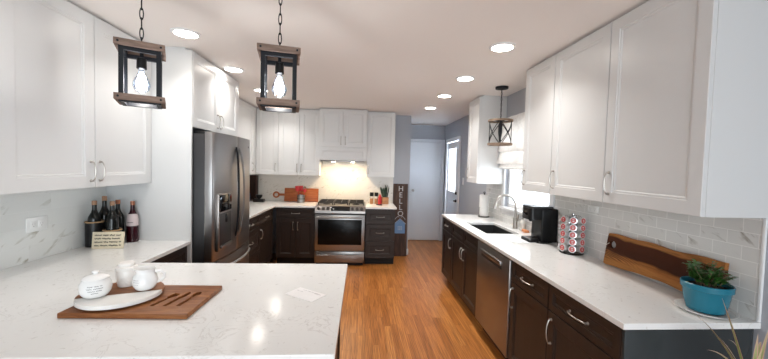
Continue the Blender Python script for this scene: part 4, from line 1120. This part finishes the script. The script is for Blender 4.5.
mb.build('lettering', 'ink', t)

# ------------------------------------------------------------------ back counter items
# corner: dark wood rack, blue bottle, dark bottle, small black stapler-like gadget
t = thing('wine_rack', 'tall dark wood rack in the far left counter corner', 'rack', (-1.835, 5.70, CT + .0006))
mb = MB(); mb.box(-.105, .105, .05, .07, 0, .43, .003); mb.box(-.105, -.087, -.045, .05, 0, .43, .003); mb.box(.087, .105, -.045, .05, 0, .43, .003); mb.box(-.087, .087, -.045, .05, .40, .43, .003)
mb.build('frame', 'darkwood', t)
MB().box(-.086, .086, -.045, .049, .010, .026, .002).build('shelf', 'darkwood', t)
t = thing('blue_bottle', 'blue glass bottle with white cap in the far left corner', 'bottle', (-1.845, 5.60, CT + .0006))
MB().lathe([(.034, 0), (.036, .004), (.036, .13), (.018, .165), (.014, .20)], seg=22).build('glass', 'blue_glass', t)
MB().lathe([(.020, .2005), (.022, .204), (.022, .235), (.018, .24)], seg=18).build('cap', 'plastic_white', t)
t = thing('pepper_bottle', 'slim dark bottle left of the blue bottle in the corner', 'bottle', (-1.925, 5.56, CT + .0006))
MB().lathe([(.030, 0), (.032, .004), (.032, .15), (.014, .19), (.013, .25)], seg=20).build('glass', 'bottle', t)
MB().lathe([(.016, .2505), (.016, .275), (.012, .278)], seg=16).build('cap', 'black', t)
t = thing('kitchen_scale', 'small black kitchen gadget on the counter beside the corner bottles', 'gadget', (-1.66, 5.58, CT + .0006))
MB().box(-.085, .085, -.05, .05, 0, .05, .01).build('body', 'black', t)
MB().lathe([(.02, .0505), (.045, .08), (.055, .115), (.050, .118)], (.0, 0, 0), 22).build('bowl', 'black', t)
# paddle board with ring handle
t = thing('paddle_board', 'reddish wooden cutting board with ring handle leaning on the back tile', 'cutting board', (-1.09, 5.712, CT + .006))
t.rotation_euler = (rad(-11), 0, 0)
mb = MB()
mb.box(-.20, .37, -.0, .020, .0, .225, .006)
mb.box(-.285, -.20, .002, .018, .090, .130, .004)
mb.rings([[(-.335 + r * cos(2 * pi * i / 28), y, .108 + r * sin(2 * pi * i / 28)) for i in range(28)] for r, y in ((.030, .002), (.056, .002), (.056, .018), (.030, .018), (.030, .002))], False, False)
mb.build('board', 'cherry', t)
# utensil crock
t = thing('utensil_crock', 'silver canister in front of the ring handled cutting board', 'crock', (-.985, 5.60, CT + .0006))
MB().lathe([(.060, 0), (.062, .003), (.062, .128), (.058, .128), (.058, .006), (.0, .005)], seg=32, cap1=False).build('crock', 'steel', t)
MB().lathe([(.0628, .058), (.0635, .060), (.0635, .068), (.0628, .070)], seg=32, cap0=False, cap1=False).build('band', 'black_metal', t)
def utensil(dx, dy, lean, L, kind, label):
    t = thing('spatula' if kind == 'spat' else 'spoon', label, 'utensil', (-.985 + dx, 5.60 + dy, CT + .012))
    t.rotation_euler = (lean[1], lean[0], 0)
    MB().tube([(0, 0, 0), (0, 0, L)], .005, 8).build('handle', 'cherry' if kind == 'wood' else 'red', t)
    if kind == 'spat': MB().box(-.034, .034, -.004, .004, L, L + .085, .0035).build('blade', 'red', t)
    else: MB().ball((0, 0, L + .026), .028, 1, .3, 1.2).build('bowl', 'red' if kind == 'red' else 'palewood', t)
utensil(-.018, -.012, (rad(-10), rad(4)), .185, 'spat', 'red spatula on the left in the silver canister')
utensil(.004, .018, (rad(-3), rad(-3)), .18, 'spat', 'red spatula at the back of the silver canister')
utensil(.024, -.012, (rad(12), rad(4)), .17, 'red', 'red spoon on the right in the silver canister')
utensil(.020, .016, (rad(7), rad(-6)), .20, 'wood', 'pale wooden spoon in the silver canister')
# right of range
for k, (x, lab) in enumerate(((.185, 'black capped spice grinder nearest the range'), (.262, 'black capped spice grinder beside the red bottle'))):
    t = thing('spice_grinder', lab, 'grinder', (x, 5.62, CT + .0006), 0, 'pair of spice grinders')
    MB().lathe([(.026, 0), (.028, .003), (.028, .085), (.024, .090)], seg=20).build('spice_fill', 'planter', t)
    MB().lathe([(.026, .0905), (.022, .10), (.022, .128)], seg=20).build('neck', 'soapglass', t)
    MB().lathe([(.031, .1285), (.033, .132), (.033, .185), (.028, .190)], seg=20).build('cap', 'black', t)
t = thing('red_bottle', 'red bottle standing between the grinders and the planter', 'bottle', (.323, 5.60, CT + .0006))
MB().lathe([(.030, 0), (.032, .003), (.032, .115), (.016, .135), (.012, .158), (.008, .160)], seg=20).build('bottle', 'red', t)
t = thing('kitchen_tool', 'small black tool lying on the counter before the red bottle', 'tool', (.300, 5.42, CT + .0006), rad(-50))
MB().box(-.055, .03, -.012, .012, 0, .016, .004).build('handle', 'black', t)
MB().ball((.052, 0, .012), .024, 1, .9, .45).build('head', 'black', t)
t = thing('snake_plant', 'spiky dark green plant in a small square wooden planter', 'potted plant', (.415, 5.63, CT + .0006))
mb = MB(); mb.box(-.05, .05, -.05, .05, 0, .006); 
for s in (-1, 1): mb.box(s * .05 - .005, s * .05 + .005, -.055, .055, 0, .115, .002); mb.box(-.045, .045, s * .05 - .005, s * .05 + .005, 0, .115, .002)
mb.build('planter', 'planter', t)
MB().box(-.0445, .0445, -.0445, .0445, .085, .098).build('soil', 'soil', t)
mb = MB(); rnd = random.Random(8)
for k in range(15):
    x, y = rnd.uniform(-.036, .036), rnd.uniform(-.034, .034); L = rnd.uniform(.14, .235); dx, dy_ = x * 1.5 + rnd.uniform(-.015, .015), y * .6; a = rnd.uniform(0, pi); rows = []
    for f, wf in ((0, .7), (.3, 1), (.65, .9), (.88, .55), (1, .06)):
        w_ = .014 * wf; c = Vector((x + dx * f, y + dy_ * f, .098 + L * f)); u = Vector((cos(a), sin(a), 0)) * w_; v = Vector((-sin(a), cos(a), 0)) * .002
        rows.append([c - u, c - v, c + u, c + v])
    mb.rings(rows)
mb.build('leaves', 'leaf_dark', t)

# ------------------------------------------------------------------ HELLO sign leaning on the wall end
t = thing('hello_sign', 'tall rustic wood porch sign reading HELLO with a blue house', 'sign', (.690, 5.700, .001))
t.rotation_euler = (rad(-3.2), 0, 0)
MB().box(-.1275, .1275, 0, .022, 0, 1.255, .002).build('board', 'rustic', t)
for k, ch_ in enumerate('HELLO'):
    MB().mesh(text_mesh(ch_, .135, .0012)).xf(Matrix.Translation((0.005, -.0016, 1.165 - k * .108)) @ UPRIGHT @ Matrix.Diagonal((.95, .92, 1, 1))).build('letter', 'sign_white', t, smooth=False)
mb = MB()
for s in (-1, 1): mb.tube([(s * .085, -.002, .648), (s * .04, -.002, .690), (s * .015, -.002, .672)], .004, 5); mb.tube([(s * .075, -.002, .655), (s * .092, -.002, .63)], .003, 5)
mb.build('scroll', 'sign_white', t)
hs = MB().prism([(-.088, 0), (.088, 0), (.088, .165), (.105, .165), (0, .260), (-.105, .165), (-.088, .165)], 0, .004).xf(Matrix.Translation((0, -.0003, .395)) @ UPRIGHT).build('house', 'blue', t, smooth=False)
mb = MB(); 
for a, b, c, d in ((-.032, .032, .060, .066), (-.032, .032, .116, .122), (-.035, -.029, .06, .122), (.029, .035, .06, .122), (-.003, .003, .066, .116), (-.029, .029, .088, .094)): mb.box(a, b, -.0052, -.0044, .395 + c, .395 + d)
mb.tube([(-.105, -.0050, .556), (0, -.0050, .651), (.105, -.0050, .556)], .003, 4)
mb.build('house_lines', 'sign_white', hs, smooth=False)
